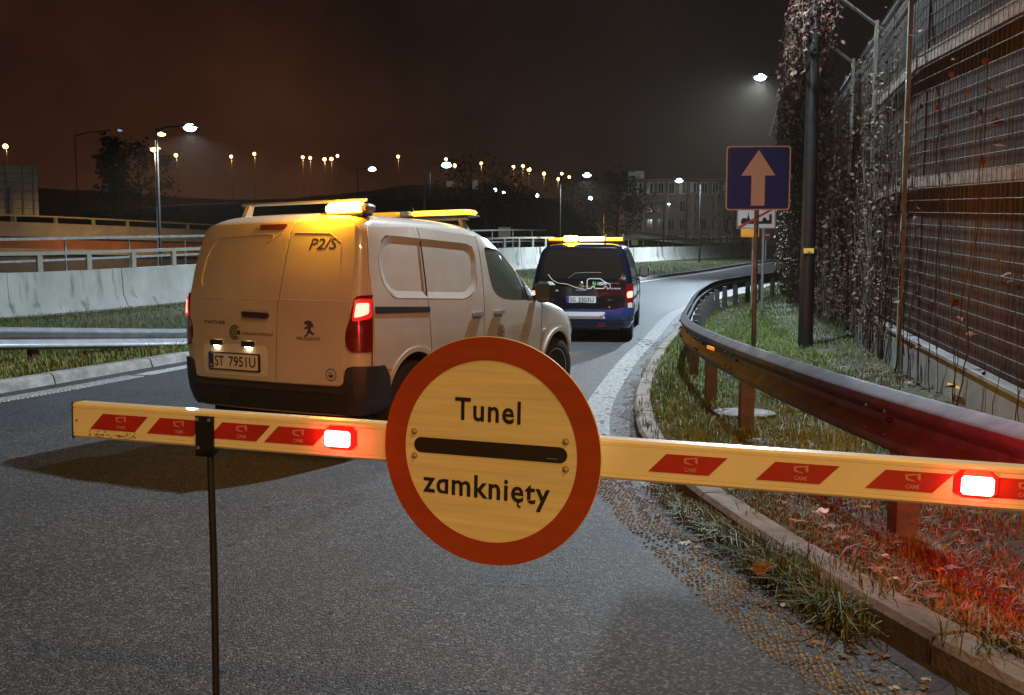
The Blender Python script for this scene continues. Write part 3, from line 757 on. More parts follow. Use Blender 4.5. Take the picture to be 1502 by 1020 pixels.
for sg in (1, -1):
    S = SIDE(sg); win_r = rpoly([(-.40, 1.44), (-.30, 1.61), (.185, 1.60), (.185, 1.148), (-.22, 1.165), (-.41, 1.29)], [.08, .10, 0, 0, .12, .1])
    win_f = rpoly([(.20, 1.60), (.95, 1.575), (1.03, 1.50), (1.015, 1.255), (.82, 1.13), (.20, 1.148)], [0, .10, .08, .08, .12, 0])
    # rear quarter: pressed blind window, arch cut-out
    outl = [(-.535, 1.68), (.188, 1.705), (.182, 1.6), (.182, 1.15), (.20, .95), (.225, .76), (.405, .62), (.395, .39)]
    q = [(-.55, .64), (-.555, 1.15), (-.55, 1.35), (-.51, 1.55), (-.47, 1.675), (.188, 1.70), (.185, 1.60), (.185, 1.148), (.20, .95), (.225, .72)]+[p for p in reversed(arc(0, .335, .40, 137, 55, 12))]
    m = MB(); patch(m, q, S, .013, .016, .075, holes=())
    v_ = m  # panel with a recess: outer skin minus the blind window
    m = MB(); patch(m, [(-.55, .64), (-.555, 1.15), (-.55, 1.35), (-.51, 1.55), (-.47, 1.675), (.188, 1.70), (.186, 1.612), (-.29, 1.622), (-.36, 1.58), (-.42, 1.45), (-.42, 1.29), (-.36, 1.225), (-.24, 1.153), (-.15, 1.142), (.186, 1.138), (.20, .95), (.225, .71)]+list(reversed(arc(0, .335, .40, 137, 57, 12))), S, .016, .019, .075)
    m.build('rear_quarter_panel', M_white, van, 30)
    m = MB(); patch(m, [(.196, 1.70), (1.12, 1.668), (1.135, 1.45), (1.125, 1.10), (1.11, .9), (1.10, .42), (.42, .42), (.41, .46)]+list(arc(0, .335, .41, 18, 56, 6))+[(.235, .71), (.21, .95), (.194, 1.138), (.83, 1.120), (.92, 1.14), (1.01, 1.215), (1.035, 1.27), (1.048, 1.50), (1.02, 1.57), (.95, 1.588), (.194, 1.612)], S, .016, .019, .075)
    sd = m.build('sliding_door', M_white, van, 30)
    fd = [(1.13, 1.668), (1.60, 1.635), (1.76, 1.575), (2.30, 1.17), (2.36, 1.06), (2.33, .90), (2.30, .42), (1.112, .42), (1.122, .9), (1.137, 1.10), (1.147, 1.45)]
    hole = rpoly([(1.235, 1.575), (1.56, 1.555), (1.72, 1.50), (2.14, 1.20), (2.22, 1.075), (1.85, 1.072), (1.50, 1.09), (1.31, 1.16), (1.26, 1.34)], [.05, .08, .1, .08, .04, .1, .15, .12, .1])
    m = MB(); patch(m, fd, S, .016, .019, .075, holes=(hole,)); d2 = m.build('front_door', M_white, van, 30)
    m = MB(); patch(m, hole, S, .004, .008, .08); m.build('side_window', M_glass, d2, 30)
    m = MB(); patch(m, [(1.93, 1.36), (1.975, 1.335), (1.985, 1.07), (1.94, 1.07)], S, .010, .008, .08); m.build('window_divider', M_black, d2)
    m = MB(); patch(m, [(2.01, 1.07), (2.30, 1.07), (2.20, 1.19), (2.02, 1.20)], S, .018, .012, .08); m.build('mirror_foot', M_black, d2)
    # handles, rail, sill, mirror
    for f_, par in ((.985, sd), (1.385, d2)):
        m = MB(); patch(m, rpoly([(f_-.085, .985), (f_+.085, .985), (f_+.085, .935), (f_-.085, .935)], .022), S, .018, .006, .05); m.build('handle_cup', M('handle_recess', (.16, .15, .14), .5), par)
        m = MB(); patch(m, rpoly([(f_-.10, .992), (f_+.09, .992), (f_+.09, .962), (f_-.10, .962)], .013), S, .045, .022, .05); m.build('handle', M('grey_handle', (.33, .31, .28), .35), par)
    m = MB(); patch(m, [(-.535, 1.092), (.21, 1.066), (.21, 1.022), (-.535, 1.040)], S, .021, .008, .08); m.build('slide_rail', M_black, van)
    m = MB(); patch(m, [(.45, .40), (2.33, .40), (2.33, .30), (.43, .30)], S, .022, .03, .09); m.build('sill_trim', M_black, van)
    # sloping rim of the blind window pressing
    lo = rpoly([(-.29, 1.622), (-.42, 1.50), (-.42, 1.29), (-.30, 1.156), (.83, 1.120), (1.01, 1.215), (1.048, 1.48), (.97, 1.590)], [.12, .10, .12, .10, .14, .10, .10, .08], 6)
    lo = [tuple(p) for p in lo]; dn = []
    for a_, b_ in zip(lo, lo[1:]+lo[:1]):
        a_, b_ = Vector(a_), Vector(b_); k_ = max(1, int((b_-a_).length/.06)); dn += [a_+(b_-a_)*i_/k_ for i_ in range(k_)]
    m = MB(); V = []; n_ = len(dn)
    for w_, off_ in ((-.006, .0175), (.050, .0015)):
        for i_ in range(n_):
            tg_ = (dn[(i_+1) % n_]-dn[i_-1]).normalized(); nn_ = Vector((-tg_.y, tg_.x)); cc_ = Vector((.32, 1.37))-dn[i_]
            if nn_.dot(cc_) < 0: nn_ = -nn_
            q_ = dn[i_]+nn_*w_; P_ = Vector(S(q_.x, q_.y)); V.append((P_.x+sg*off_, P_.y, P_.z+off_*.12))
    m.add(V, [(i_, (i_+1) % n_, n_+(i_+1) % n_, n_+i_) for i_ in range(n_)]); m.build('window_pressing', M_white, van, 50)
    onmap(S, dense([(.192, 1.70), (.190, 1.138), (.205, .95), (.23, .71), (.41, .46)]), .010, .006, M_seal, 'shut_line', van)
    onmap(S, dense([(1.125, 1.665), (1.141, 1.45), (1.131, 1.10), (1.116, .9), (1.106, .42)]), .010, .006, M_seal, 'shut_line', van)
    onmap(S, dense([(1.60, 1.645), (1.77, 1.585), (2.31, 1.17), (2.37, 1.06), (2.34, .90), (2.31, .42)]), .010, .006, M_seal, 'shut_line', van)
    # flared arch lips
    for f_, a0, a1 in ((0, 168, 10), (2.785, 172, 8)):
        lip = arc(f_, .335, .425, a0, a1, 18)+list(reversed(arc(f_, .335, .386, a0, a1, 18)))
        m = MB(); patch(m, lip, S, .019 if f_ else .026, .022, .09); m.build('arch_lip', M_white, van, 30)
    mi = bpy.data.objects.new('door_mirror', None); COL.objects.link(mi); mi.parent = van; mi.location = (sg*1.03, 2.16, 1.15)
    MB().box((0, .02, 0), (.20, .13, .21), bev=.035).build('mirror_shell', M_black, mi)
    MB().box((0, -.048, .0), (.16, .008, .17), bev=.003).build('mirror_glass', M_glass, mi)
    MB().tube([(-sg*.16, .03, -.07), (-sg*.06, .02, -.05)], .03, 8).build('mirror_arm', M_black, mi)
    # head lamp and side repeater
    m = MB(); patch(m, [(3.22, .86), (3.42, .86), (3.46, .70), (3.34, .66)], S, .012, .014, .05); m.build('headlight', M('headlight_lens', (.6, .55, .55), .12, coat=.6), van)
    m = MB(); patch(m, rpoly([(2.40, .765), (2.47, .765), (2.47, .735), (2.40, .735)], .012), S, .015, .013, .05); m.build('side_repeater', M('repeater_lens', (.8, .75, .65), .2), van)
# front bumper
m = MB(); patch(m, [(-.9, .52), (.9, .52), (.9, .29), (-.9, .29)], lambda r, z: (r*.62, lerp(b1.front, z)+.05*(1-(r/.9)**2), z), .03, .05, .1, ctr=(0, 1, .4)); m.build('front_bumper', M_black, van, 30)
m = MB(); patch(m, [(-.74, 1.60), (.74, 1.60), (.80, 1.13), (-.80, 1.13)], lambda r, z: (r*.8, lerp(b1.front, z)+.05*(1-(r/.8)**2)-.02, z), .012, .01, .1, ctr=(0, 1, .4)); m.build('windscreen', M_glass, van, 30)
# rear doors on a dark seal
m = MB(); patch(m, [(-.70, 1.705), (.70, 1.705), (.77, 1.45), (.785, 1.2), (.73, .78), (.73, .52), (-.73, .52), (-.73, .78), (-.785, 1.2), (-.77, 1.45)], BK, .003, .004, .09); m.build('door_seal', M_seal, van)
LD = rpoly([(-.735, 1.715), (.185, 1.722), (.172, 1.45), (.150, 1.13), (.140, 1.12), (.118, .512), (-.735, .515), (-.755, .76), (-.80, .80), (-.795, 1.18), (-.785, 1.45)], [.06, 0, 0, 0, 0, 0, .03, .02, .03, .02, .1])
RD = rpoly([(.198, 1.722), (.735, 1.715), (.785, 1.45), (.80, 1.185), (.772, .83), (.735, .785), (.742, .515), (.131, .512), (.153, 1.12), (.163, 1.13), (.185, 1.45)], [0, .06, .1, .02, .05, .03, .05, 0, 0, 0, 0])
dl = MB(); patch(dl, LD, BK, .014, .012, .07); dl = dl.build('rear_door', M_white, van, 30)
dr = MB(); patch(dr, RD, BK, .014, .012, .07); dr = dr.build('rear_door', M_white, van, 30)
onmap(BK, dense([(-.79, 1.142), (.150, 1.136)]), .0145, .0035, M_white, 'crease', dl)
onmap(BK, dense([(.160, 1.136), (.795, 1.130)]), .0145, .0035, M_white, 'crease', dr)
onmap(BK, dense(rpoly([(-.70, 1.17), (-.66, 1.50), (-.56, 1.615), (.10, 1.64)], .16, 6)[3:]+[(.10, 1.64)]), .0145, .006, M_white, 'crease', dl)
onmap(BK, dense([(.235, 1.64), (.55, 1.63), (.66, 1.56), (.70, 1.20)]), .0145, .006, M_white, 'crease', dr)
# rear quarter edge seam
for sg in (1, -1):
    onmap(PE, dense([(sg*.965, .66), (sg*.965, 1.15)]), .006, .004, M_seal, 'corner_seam', van)
# handle, stop lamp
m = MB(); patch(m, rpoly([(-.20, 1.065), (.075, 1.06), (.075, .985), (-.20, .99)], .036), BK, .017, .006, .05); m.build('handle_cup', M('handle_shade_white', (.5, .49, .46), .4), dl)
m = MB(); patch(m, rpoly([(-.195, 1.045), (.075, 1.038), (.07, .996), (-.18, 1.002)], .02), BK, .040, .02, .05); m.build('handle', M('dark_handle', (.05, .035, .03), .35), dl)
m = MB(); patch(m, rpoly([(-.135, 1.702), (.135, 1.702), (.125, 1.672), (-.125, 1.672)], .012), BK, .022, .012, .05); m.build('stop_light', M('unlit_red_lens', (.14, .03, .018), .25), dl)
# number plate, recess, bulbs
m = MB(); patch(m, rpoly([(-.635, .785), (.045, .785), (.045, .545), (-.635, .545)], .05), BK, .0175, .004, .06); m.build('plate_recess', M('plate_recess_white', (.74, .72, .68), .4), dl)
for r_ in (-.475, -.135):
    m = MB(); patch(m, rpoly([(r_-.062, .815), (r_+.062, .815), (r_+.056, .772), (r_-.056, .772)], .008), BK, .040, .024, .05); o = m.build('plate_light', M_black, dl)
    p = BK(r_, .768); MB().box((p[0], p[1]-.030, .7715), (.050, .012, .005)).build('bulb', M_bulb, o)
pc = (-.292, .652); pz = .114; pw = .52
pf = lambda x, y: (x, BK(pc[0], pc[1])[1]-.026-(x-pc[0])*.035, y)
m = MB(); patch(m, rpoly([(pc[0]-.275, pc[1]+.068), (pc[0]+.275, pc[1]+.068), (pc[0]+.275, pc[1]-.074), (pc[0]-.275, pc[1]-.074)], .015), pf, .000, .012, .2); pl = m.build('number_plate', M_black, dl)
m = MB(); patch(m, rpoly([(pc[0]-.26, pc[1]+.057), (pc[0]+.26, pc[1]+.057), (pc[0]+.26, pc[1]-.062), (pc[0]-.26, pc[1]-.062)], .01), pf, .003, .002, .2)
patch(m, [(pc[0]-.258, pc[1]+.055), (pc[0]-.215, pc[1]+.055), (pc[0]-.215, pc[1]-.058), (pc[0]-.258, pc[1]-.058)], pf, .0042, .001, .2, mi=1)
lay(m, *text2d('ST', .100, .080, (pc[0]-.150, pc[1]), .012), pf, .0045, 2)
lay(m, *text2d('7951U', .285, .080, (pc[0]+.095, pc[1]), .012), pf, .0045, 2)
lay(m, *text2d('PL', .026, .018, (pc[0]-.237, pc[1]-.036), .01), pf, .006, 0)
m.build('plate_face', [M_plate, M_blue, M_ink], pl, fix=False)
# lettering and emblems
m = MB(); lay(m, *text2d('P2/S', .245, .085, (.505, 1.553), .012, .18), BK, .0160); m.build('lettering', M_greyink, dr, fix=False)
m = MB(); lay(m, *text2d('PEUGEOT', .215, .024, (.440, .852), .02, .0), BK, .0160)
lion = [(-.046, .045), (-.030, .060), (-.010, .064), (.012, .062), (.030, .050), (.040, .030), (.046, .006), (.036, .010), (.030, .022), (.022, .010), (.016, -.006), (.030, -.022), (.046, -.030), (.044, -.046), (.026, -.042), (.004, -.028), (-.008, -.044), (-.030, -.062), (-.046, -.060), (-.044, -.050), (-.030, -.046), (-.018, -.026), (-.010, -.004), (-.022, .002), (-.042, -.004), (-.048, .006), (-.030, .016), (-.014, .020), (-.020, .032), (-.036, .034)]
tri = delaunay_2d_cdt([Vector(p) for p in lion], [(i, (i+1) % len(lion)) for i in range(len(lion))], [], 1, 1e-6)
lay(m, [(.445+v.x*1.0, .925+v.y*1.0) for v in tri[0]], [tuple(f) for f in tri[2]], BK, .0170, 1)
m.build('maker_emblem', [M_greyink, M_chrome], dr, fix=False)
m = MB(); lay(m, *text2d('PARTNER', .235, .026, (-.50, .953), .02, .0), BK, .0160); m.build('model_lettering', M_greyink, dl, fix=False)
def ringseg(c, r0, r1, a0, a1, n=20):
    o = arc(c[0], c[1], r1, a0, a1, n); i_ = arc(c[0], c[1], r0, a0, a1, n); v = o+i_
    return v, [(k, k+1, n+2+k, n+1+k) for k in range(n)]
def ccc(m, mapf, c, s, off, mi=0):
    lay(m, *ringseg(c, s*.80, s, 40, 320), mapf, off, mi); lay(m, *ringseg(c, s*.50, s*.70, 45, 315), mapf, off, mi)
    lay(m, *ringseg(c, s*.16, s*.36, 0, 360), mapf, off, mi)
    lay(m, [(c[0]+s*.42, c[1]+s*.30), (c[0]+s*.98, c[1]+s*.30), (c[0]+s*.98, c[1]-s*.30), (c[0]+s*.42, c[1]-s*.30)], [(0, 1, 2, 3)], mapf, off, mi)
m = MB(); ccc(m, BK, (-.285, .878), .058, .0160); lay(m, *text2d('carboautomatyka.pl', .315, .038, (-.055, .872), .006), BK, .0160); m.build('company_logo', M_greyink, dl, fix=False)
m = MB(); lay(m, *ringseg((.637, .592), .040, .047, 0, 360, 28), BK, .0160); lay(m, *ringseg((.637, .592), .0001, .037, 0, 360, 28), BK, .0160, 1); lay(m, *ringseg((.637, .592), .0001, .022, 180, 360, 14), BK, .0172, 0)
lay(m, *text2d('PL', .034, .018, (.637, .603)), BK, .0172, 0); m.build('round_sticker', [M_greyink, M('sticker_white', (.55, .52, .46), .5)], dr, fix=False)
sd_ = [o for o in van.children if o.name.startswith('front_door')][0]
m = MB(); S1 = SIDE(1); lay(m, *ringseg((1.44, .79), .060, .070, 0, 360, 28), S1, .0175); ccc(m, S1, (1.44, .79), .048, .0175)
m.build('door_logo', M_greyink, sd_, fix=False)
m = MB(); lay(m, *text2d('AUTOMATYKA', .42, .035, (1.80, .83), .0), S1, .0175); lay(m, *text2d('PRZEMYSŁOWA', .42, .035, (1.80, .775), .0), S1, .0175); lay(m, *text2d('carboautomatyka.pl', .42, .035, (1.80, .715), .0), S1, .0175)
m.build('door_lettering', M('faint_lettering', (.42, .40, .36), .5), sd_, fix=False)
# tail lamps
for sg in (1, -1):
    t_ = bpy.data.objects.new('tail_lamp', None); COL.objects.link(t_); t_.parent = van
    fm = lambda q_, z, sg=sg: PE(sg*q_, z)
    m = MB(); patch(m, rpoly([(.825, 1.172), (.962, 1.178), (.962, .762), (.80, .762), (.757, .83), (.765, .93), (.80, 1.0)], [.04, .01, .01, .06, .05, .05, .1]), fm, .016, .014, .05); m.build('lens', M_lampd, t_, 30)
    m = MB(); patch(m, rpoly([(.832, 1.150), (.955, 1.150), (.955, 1.02), (.93, 1.005), (.812, .985)], [.03, .01, .02, .02, .03]), fm, .019, .005, .04); m.build('glow', M_lampr, t_, 30)
    m = MB(); patch(m, rpoly([(.842, 1.118), (.925, 1.120), (.925, 1.045), (.89, 1.03), (.828, 1.012)], [.015, .015, .015, .02, .02]), fm, .022, .004, .04); m.build('lit_element', M_lamp, t_, 30)
# rear bumper wrapped round the corners, underbody, tow hook
bp = [(-1.10, .655), (-.80, .660), (-.765, .63), (-.752, .535), (-.70, .505), (.70, .505), (.752, .535), (.765, .63), (.80, .660), (1.10, .655), (1.165, .56), (1.165, .30), (-1.165, .30), (-1.165, .56)]
m = MB(); patch(m, rpoly(bp, [.02, .03, .03, .04, .04, .04, .04, .03, .03, .02, .03, .03, .03, .03]), PE, .030, .045, .075); rb = m.build('rear_bumper', M_black, van, 30)
m = MB(); patch(m, rpoly([(-.70, .495), (.70, .495), (.72, .462), (-.72, .462)], .012), PE, .040, .015, .09); m.build('bumper_step', M('bumper_ledge', (.05, .042, .038), .4), rb, 30)
m = MB(); p = BK(-.28, .40); m.tube([(p[0], p[1]-.02, .40), (p[0], p[1]-.045, .40)], .042, 14); m.tube([(p[0], p[1]-.045, .40), (p[0], p[1]-.048, .40)], .028, 14)
m.build('tow_eye_cap', M_seal, rb, True)
m = MB(); m.box((0, .35, .27), (1.3, 1.9, .10)); m.box((-.1, -.52, .27), (.9, .20, .09)); m.tube([(.45, -.64, .27), (.45, -.2, .27)], .025); m.build('underbody', M_well, van)
# wheels
for sg in (1, -1):
    wheel(van, sg*.795, 0, .326, side=sg, holes=16); wheel(van, sg*.80, 2.785, .326, side=sg, steer=R(-7), holes=16)
# roof: rear carrier bar with the flashing beacon, front light bar
ZR = 1.80
def roof_bar(name, f, r0, r1, z, foot_r, mat=M_bar):
    e_ = bpy.data.objects.new(name, None); COL.objects.link(e_); e_.parent = van
    MB().box(((r0+r1)/2, f, z), (r1-r0, .045, .024), bev=.008).build('bar', mat, e_)
    for r_ in foot_r:
        sg = 1 if r_ > 0 else -1
        MB().prism([(-.05, 0), (.05, 0), (.028, z-1.735), (-.028, z-1.735)], -.02, .02, lambda a, h, d: (r_+sg*.05-sg*h*.45+d, f+a, 1.73+h)).build('foot', M('amber_tinted_foot', (.45, .42, .36), .45), e_)  # amber beacon light tinted into the foot colour
    return e_
rb1 = roof_bar('roof_bar', -.22, -.66, .62, 1.905, (-.60, .58))
rb2 = roof_bar('roof_bar', 1.25, -.66, .68, 1.838, (-.58, .60))
bc = bpy.data.objects.new('beacon', None); COL.objects.link(bc); bc.parent = van
MB().box((.53, -.37, 1.785), (.42, .13, .03), bev=.01).build('beacon_base', M_black, bc)
MB().box((.53, -.37, 1.832), (.33, .135, .10), bev=.035).build('beacon_lens', M_amb, bc); lamp_light('amber_beam', (.66, -.34, 1.90), 480, AMBER, bc, .05, 75, (.88, .46, .03), 1.0); lamp_light('amber_glow', (.50, -.58, 1.97), 38, AMBER, bc, .06)
MB().box((.74, -.37, 1.825), (.08, .12, .07), bev=.02).build('beacon_end', M('beacon_end_grey', (.18, .15, .12), .4), bc)
lb = bpy.data.objects.new('light_bar', None); COL.objects.link(lb); lb.parent = van
MB().box((.04, 1.25, 1.862), (1.42, .20, .016), bev=.008).build('bar_base', M_black, lb)
MB().box((.04, 1.25, 1.893), (.10, .21, .050), bev=.01).build('bar_centre', M('bar_grey', (.2, .18, .15), .4), lb)
MB().box((.42, 1.25, 1.893), (.62, .20, .046), bev=.02).build('bar_lens', M_amb2, lb)
MB().box((-.34, 1.25, 1.893), (.62, .20, .046), bev=.02).build('bar_lens', M_amb3, lb)
MB().tube([(.05, 1.45, 1.81), (.05, 1.36, 1.84), (.05, 1.28, 1.96)], .006, 6).build('aerial', M_black, van)
# --- the blue van further up the ramp
M_bluep = M('dark_blue_paint', (.0035, .0065, .022), .22, coat=.9)
M_blk2 = M('black_gloss_tailgate', (.010, .009, .011), .12, coat=.6)
M_whitef = M('white_film', (.75, .75, .72), .45)
M_under = M('brown_axle', (.20, .13, .08), .7, var=.4, vscale=10)
V2 = (1.36, 16.42); z2 = base(*V2)
v2 = thing('electric_van', 'dark blue electric van with white van drawing on its tailgate, ahead of the white van', 'van', (V2[0], V2[1], z2), -R(10.5), rx=math.atan(.036))
b2 = Body(rear=[(.26, -.64), (.5, -.70), (.62, -.69), (.75, -.66), (1.05, -.64), (1.15, -.62), (1.4, -.56), (1.6, -.50), (1.68, -.46), (1.72, -.40), (1.75, -.25), (1.765, 0)],
          front=[(.26, 3.45), (.60, 3.55), (.8, 3.48), (.92, 3.25), (1.02, 2.85), (1.10, 2.5), (1.3, 2.2), (1.5, 1.9), (1.64, 1.65), (1.70, 1.45), (1.75, 1.1), (1.765, .8)],
          half=[(.26, .80), (.36, .87), (.6, .90), (.9, .90), (1.05, .885), (1.3, .845), (1.5, .79), (1.60, .755), (1.66, .72), (1.70, .67), (1.735, .58), (1.755, .42), (1.765, .25)], rc=.14)
zs2 = [.26, .32, .40, .5, .6, .7, .8, .9, 1.0, 1.1, 1.2, 1.3, 1.4, 1.5, 1.56, 1.61, 1.65, 1.68, 1.705, 1.725, 1.742, 1.755, 1.765]
body2 = b2.mesh(zs2).build('body', M_bluep, v2, 32)
for f in (0, 2.72):
    for s in (-1, 1):
        c = MB().lathe([(.37, s*.58), (.37, s*1.1)], (0, f, .325), 'X', 32).build('c', M_well); c.parent = v2
        bpy.context.view_layer.update(); cut(body2, c)
B2, P2 = b2.back, b2.peri
C2 = (0, 1.4, .9)
m = MB(); patch(m, rpoly([(-.66, 1.66), (.66, 1.66), (.75, 1.40), (.775, 1.0), (.76, .64), (.30, .64), (.22, .60), (-.50, .60), (-.58, .64), (-.76, .64), (-.775, 1.0), (-.75, 1.40)], .04), B2, .010, .010, .1)
tg2 = m.build('tailgate', M_blk2, v2, 30)
m = MB(); patch(m, rpoly([(-.62, 1.62), (.62, 1.62), (.70, 1.38), (.70, 1.12), (-.70, 1.12), (-.70, 1.38)], .08), B2, .014, .004, .1); m.build('rear_window', M('tailgate_glass', (.018, .014, .012), .05, spec=.9), tg2, 30)
m = MB(); patch(m, rpoly([(-.34, .86), (.42, .86), (.38, .655), (-.30, .655)], .03), B2, .016, .006, .1); m.build('plate_recess', M_blk2, tg2)
m = MB(); pf2 = lambda x, y: (x, B2(0, .76)[1]-.022, y)
patch(m, [(-.26, .82), (.26, .82), (.26, .706), (-.26, .706)], pf2, .004, .004, .3)
patch(m, [(-.258, .818), (-.215, .818), (-.215, .708), (-.258, .708)], pf2, .0055, .001, .3, mi=1)
lay(m, *text2d('SG', .095, .08, (-.150, .763), .012), pf2, .006, 2); lay(m, *text2d('3303U', .27, .08, (.085, .763), .012), pf2, .006, 2)
m.build('number_plate', [M_plate, M_blue, M_ink], tg2, fix=False)
# tailgate graphics: white outline of a van, flowing line, round emblem, lettering
def line_on(pts, r, mat, name): return onmap(B2, dense(pts, .04), .018, r, mat, name, tg2, 5)
ol = [(.10, .955), (.10, 1.10), (.13, 1.125), (.33, 1.125), (.42, 1.06), (.50, 1.03), (.51, .965), (.455, .955), (.445, .985), (.405, .985), (.395, .955), (.235, .955), (.225, .985), (.185, .985), (.175, .955), (.10, .955)]
line_on(ol, .0075, M_whitef, 'van_outline')
line_on([(-.60, 1.20), (-.52, 1.10), (-.42, 1.05), (-.25, 1.03), (-.12, .98), (.0, .95), (.05, .945)], .006, M('cream_film', (.6, .55, .35), .5), 'flowing_line')
line_on([(-.24, 1.13), (-.12, 1.22), (.10, 1.235), (.35, 1.23)], .004, M('dim_film', (.22, .20, .14), .5), 'flowing_line')
m = MB(); lay(m, *text2d('100%', .155, .055, (.365, 1.04), .02), B2, .018); m.build('lettering', M_whitef, tg2, fix=False)
m = MB(); lay(m, [(.19, 1.06), (.215, 1.085), (.235, 1.045), (.25, 1.09), (.26, 1.02), (.225, .99), (.20, 1.01)], [(0, 1, 2, 5, 6), (2, 3, 4, 5)], B2, .018); m.build('leaf_mark', M('leaf_green', (.12, .35, .10), .5), tg2, fix=False)
m = MB(); lay(m, *text2d('elektryczny', .20, .030, (.56, 1.045), .004), B2, .018, 0); lay(m, *text2d('e-VAN', .24, .030, (.56, .955), .01), B2, .018, 1); m.build('model_lettering', [M('red_film', (.6, .10, .04), .5), M_whitef], tg2, fix=False)
m = MB(); lay(m, *ringseg((-.60, 1.015), .0001, .058, 0, 360, 24), B2, .018); lay(m, *text2d('Energia', .24, .045, (-.53, .915), .008, .15), B2, .018); m.build('round_emblem', M_whitef, tg2, fix=False)
m = MB(); m.ball((0, B2(0, 1.03)[1]-.02, 1.03), (.045, .02, .05), 10, 6); m.box((0, B2(0, .93)[1]-.03, .93), (.20, .03, .035), bev=.01); m.build('badge', M_chrome, tg2, True)
# bumper with white reflective strip
bp2 = rpoly([(-1.12, .62), (-.70, .62), (-.60, .585), (.60, .585), (.70, .62), (1.12, .62), (1.16, .34), (1.10, .27), (-1.10, .27), (-1.16, .34)], .03)
m = MB(); patch(m, bp2, P2, .035, .05, .09); rb2 = m.build('rear_bumper', M('blue_bumper_paint', (.018, .045, .19), .25, coat=.8), v2, 30)  # brighter than the body blue, holding the bumper's reflections in its colour
m = MB(); patch(m, [(-.40, .545), (.42, .545), (.42, .435), (-.40, .435)], P2, .040, .004, .1); o = m.build('white_strip', M('bright_white_film', (.85, .85, .85), .4), rb2)
m = MB(); lay(m, *text2d('EV', .055, .04, (.36, .475), .02), P2, .0415); m.build('strip_lettering', M_greyink, o, fix=False)
onmap(P2, dense([(-.95, .40), (.95, .40)]), .036, .006, M_blk2, 'bumper_groove', rb2); onmap(P2, dense([(-.95, .335), (.95, .335)]), .036, .005, M_blk2, 'bumper_groove', rb2)
m = MB(); patch(m, rpoly([(.29, .36), (.42, .36), (.44, .29), (.30, .29)], .01), P2, .039, .004, .05); m.build('fog_lamp', M('dull_red', (.5, .08, .07), .2), rb2)
for sg in (1, -1):
    t_ = bpy.data.objects.new('tail_lamp', None); COL.objects.link(t_); t_.parent = v2
    fm = lambda q_, z, sg=sg: P2(sg*q_, z)
    m = MB(); patch(m, rpoly([(.785, 1.03), (.93, 1.05), (.96, .80), (.93, .57), (.80, .585), (.775, .80)], .03), fm, .014, .012, .06); m.build('lens', M_lampd, t_, 30)
    m = MB(); patch(m, rpoly([(.80, .90), (.905, .91), (.905, .80), (.80, .79)], .03), fm, .018, .004, .05); m.build('lit_element', M_lamp, t_, 30)
    m = MB(); patch(m, rpoly([(.81, .70), (.90, .71), (.90, .60), (.815, .60)], .02), fm, .018, .004, .05); m.build('clear_lens', M('clear_lens', (.6, .55, .5), .15), t_, 30)
    S = lambda f, z, sg=sg: b2.side(f, z, sg)
    m = MB(); patch(m, rpoly([(-.30, 1.55), (1.00, 1.58), (1.05, 1.12), (-.42, 1.12)], .07), S, .006, .006, .1); m.build('side_window', M_glass, v2, 30)
    m = MB(); patch(m, rpoly([(1.16, 1.57), (1.50, 1.53), (2.15, 1.12), (1.16, 1.08)], .06), S, .006, .006, .1); m.build('side_window', M_glass, v2, 30)
    m = MB(); patch(m, [(-.28, .80), (2.3, .80), (2.3, .74), (-.28, .74)], S, .014, .012, .1); m.build('side_moulding', M_black, v2)
    for q in (1.10, 2.2): onmap(S, dense([(q, 1.55 if q < 2 else 1.05), (q+.0, .35)], .08), .003, .004, M_well, 'door_seam', v2)
    mi = bpy.data.objects.new('door_mirror', None); COL.objects.link(mi); mi.parent = v2; mi.location = (sg*1.0, 2.0, 1.17)
    MB().box((0, .02, 0), (.20, .13, .24), bev=.045).build('mirror_shell', M_black, mi); MB().box((0, -.05, 0), (.15, .008, .18)).build('mirror_glass', M_glass, mi)
    MB().tube([(-sg*.16, .03, -.08), (-sg*.06, .02, -.06)], .03, 8).build('mirror_arm', M_black, mi)
    wheel(v2, sg*.775, 0, .315, wd=.20, side=sg, holes=8, mat=M('alloy_rim', (.5, .5, .5), .3, .8)); wheel(v2, sg*.775, 2.72, .315, wd=.20, side=sg, holes=8, mat=MATS['alloy_rim'])
m = MB(); patch(m, [(-.72, 1.55), (.72, 1.55), (.80, 1.10), (-.80, 1.10)], lambda r, z: (r*.8, lerp(b2.front, z)+.03, z), .012, .01, .1, ctr=(0, 1, .4)); m.build('windscreen', M_glass, v2, 30)
m = MB(); m.box((0, -.30, .24), (1.25, .10, .09)); m.box((0, .9, .25), (1.2, 2.4, .08)); m.tube([(-.6, -.42, .235), (.66, -.42, .235)], .035); m.box((-.1, -.5, .27), (1.2, .2, .03)); m.build('rear_axle', M_under, v2)
lb = bpy.data.objects.new('light_bar', None); COL.objects.link(lb); lb.parent = v2
MB().box((0, -.05, 1.775), (1.36, .10, .03)).build('bar_base', M_black, lb)
MB().box((.12, -.05, 1.825), (.48, .16, .075), bev=.02).build('work_light', M('white_bar_lens', (1, .9, .7), .3, emit=(1, .72, .40), es=5), lb)
MB().box((.53, -.05, 1.82), (.30, .15, .06), bev=.015).build('bar_lens', M_amb2, lb); MB().box((-.53, -.05, 1.82), (.3, .15, .06), bev=.015).build('bar_lens', M_amb3, lb)
MB().box((-.26, -.06, 1.835), (.27, .17, .10), bev=.03).build('beacon_lens', M_amb, lb); lamp_light('amber_glow', (-.26, -.2, 1.98), 60, AMBER, lb, .06)
for r_ in (.37, .69): MB().box((r_, -.05, 1.84), (.025, .17, .13)).build('bar_end', M('beacon_end_grey', (.18, .15, .12), .4), lb)
MB().tube([(.32, .2, 1.76), (.32, .12, 2.28)], .005, 6).build('aerial', M_black, v2)

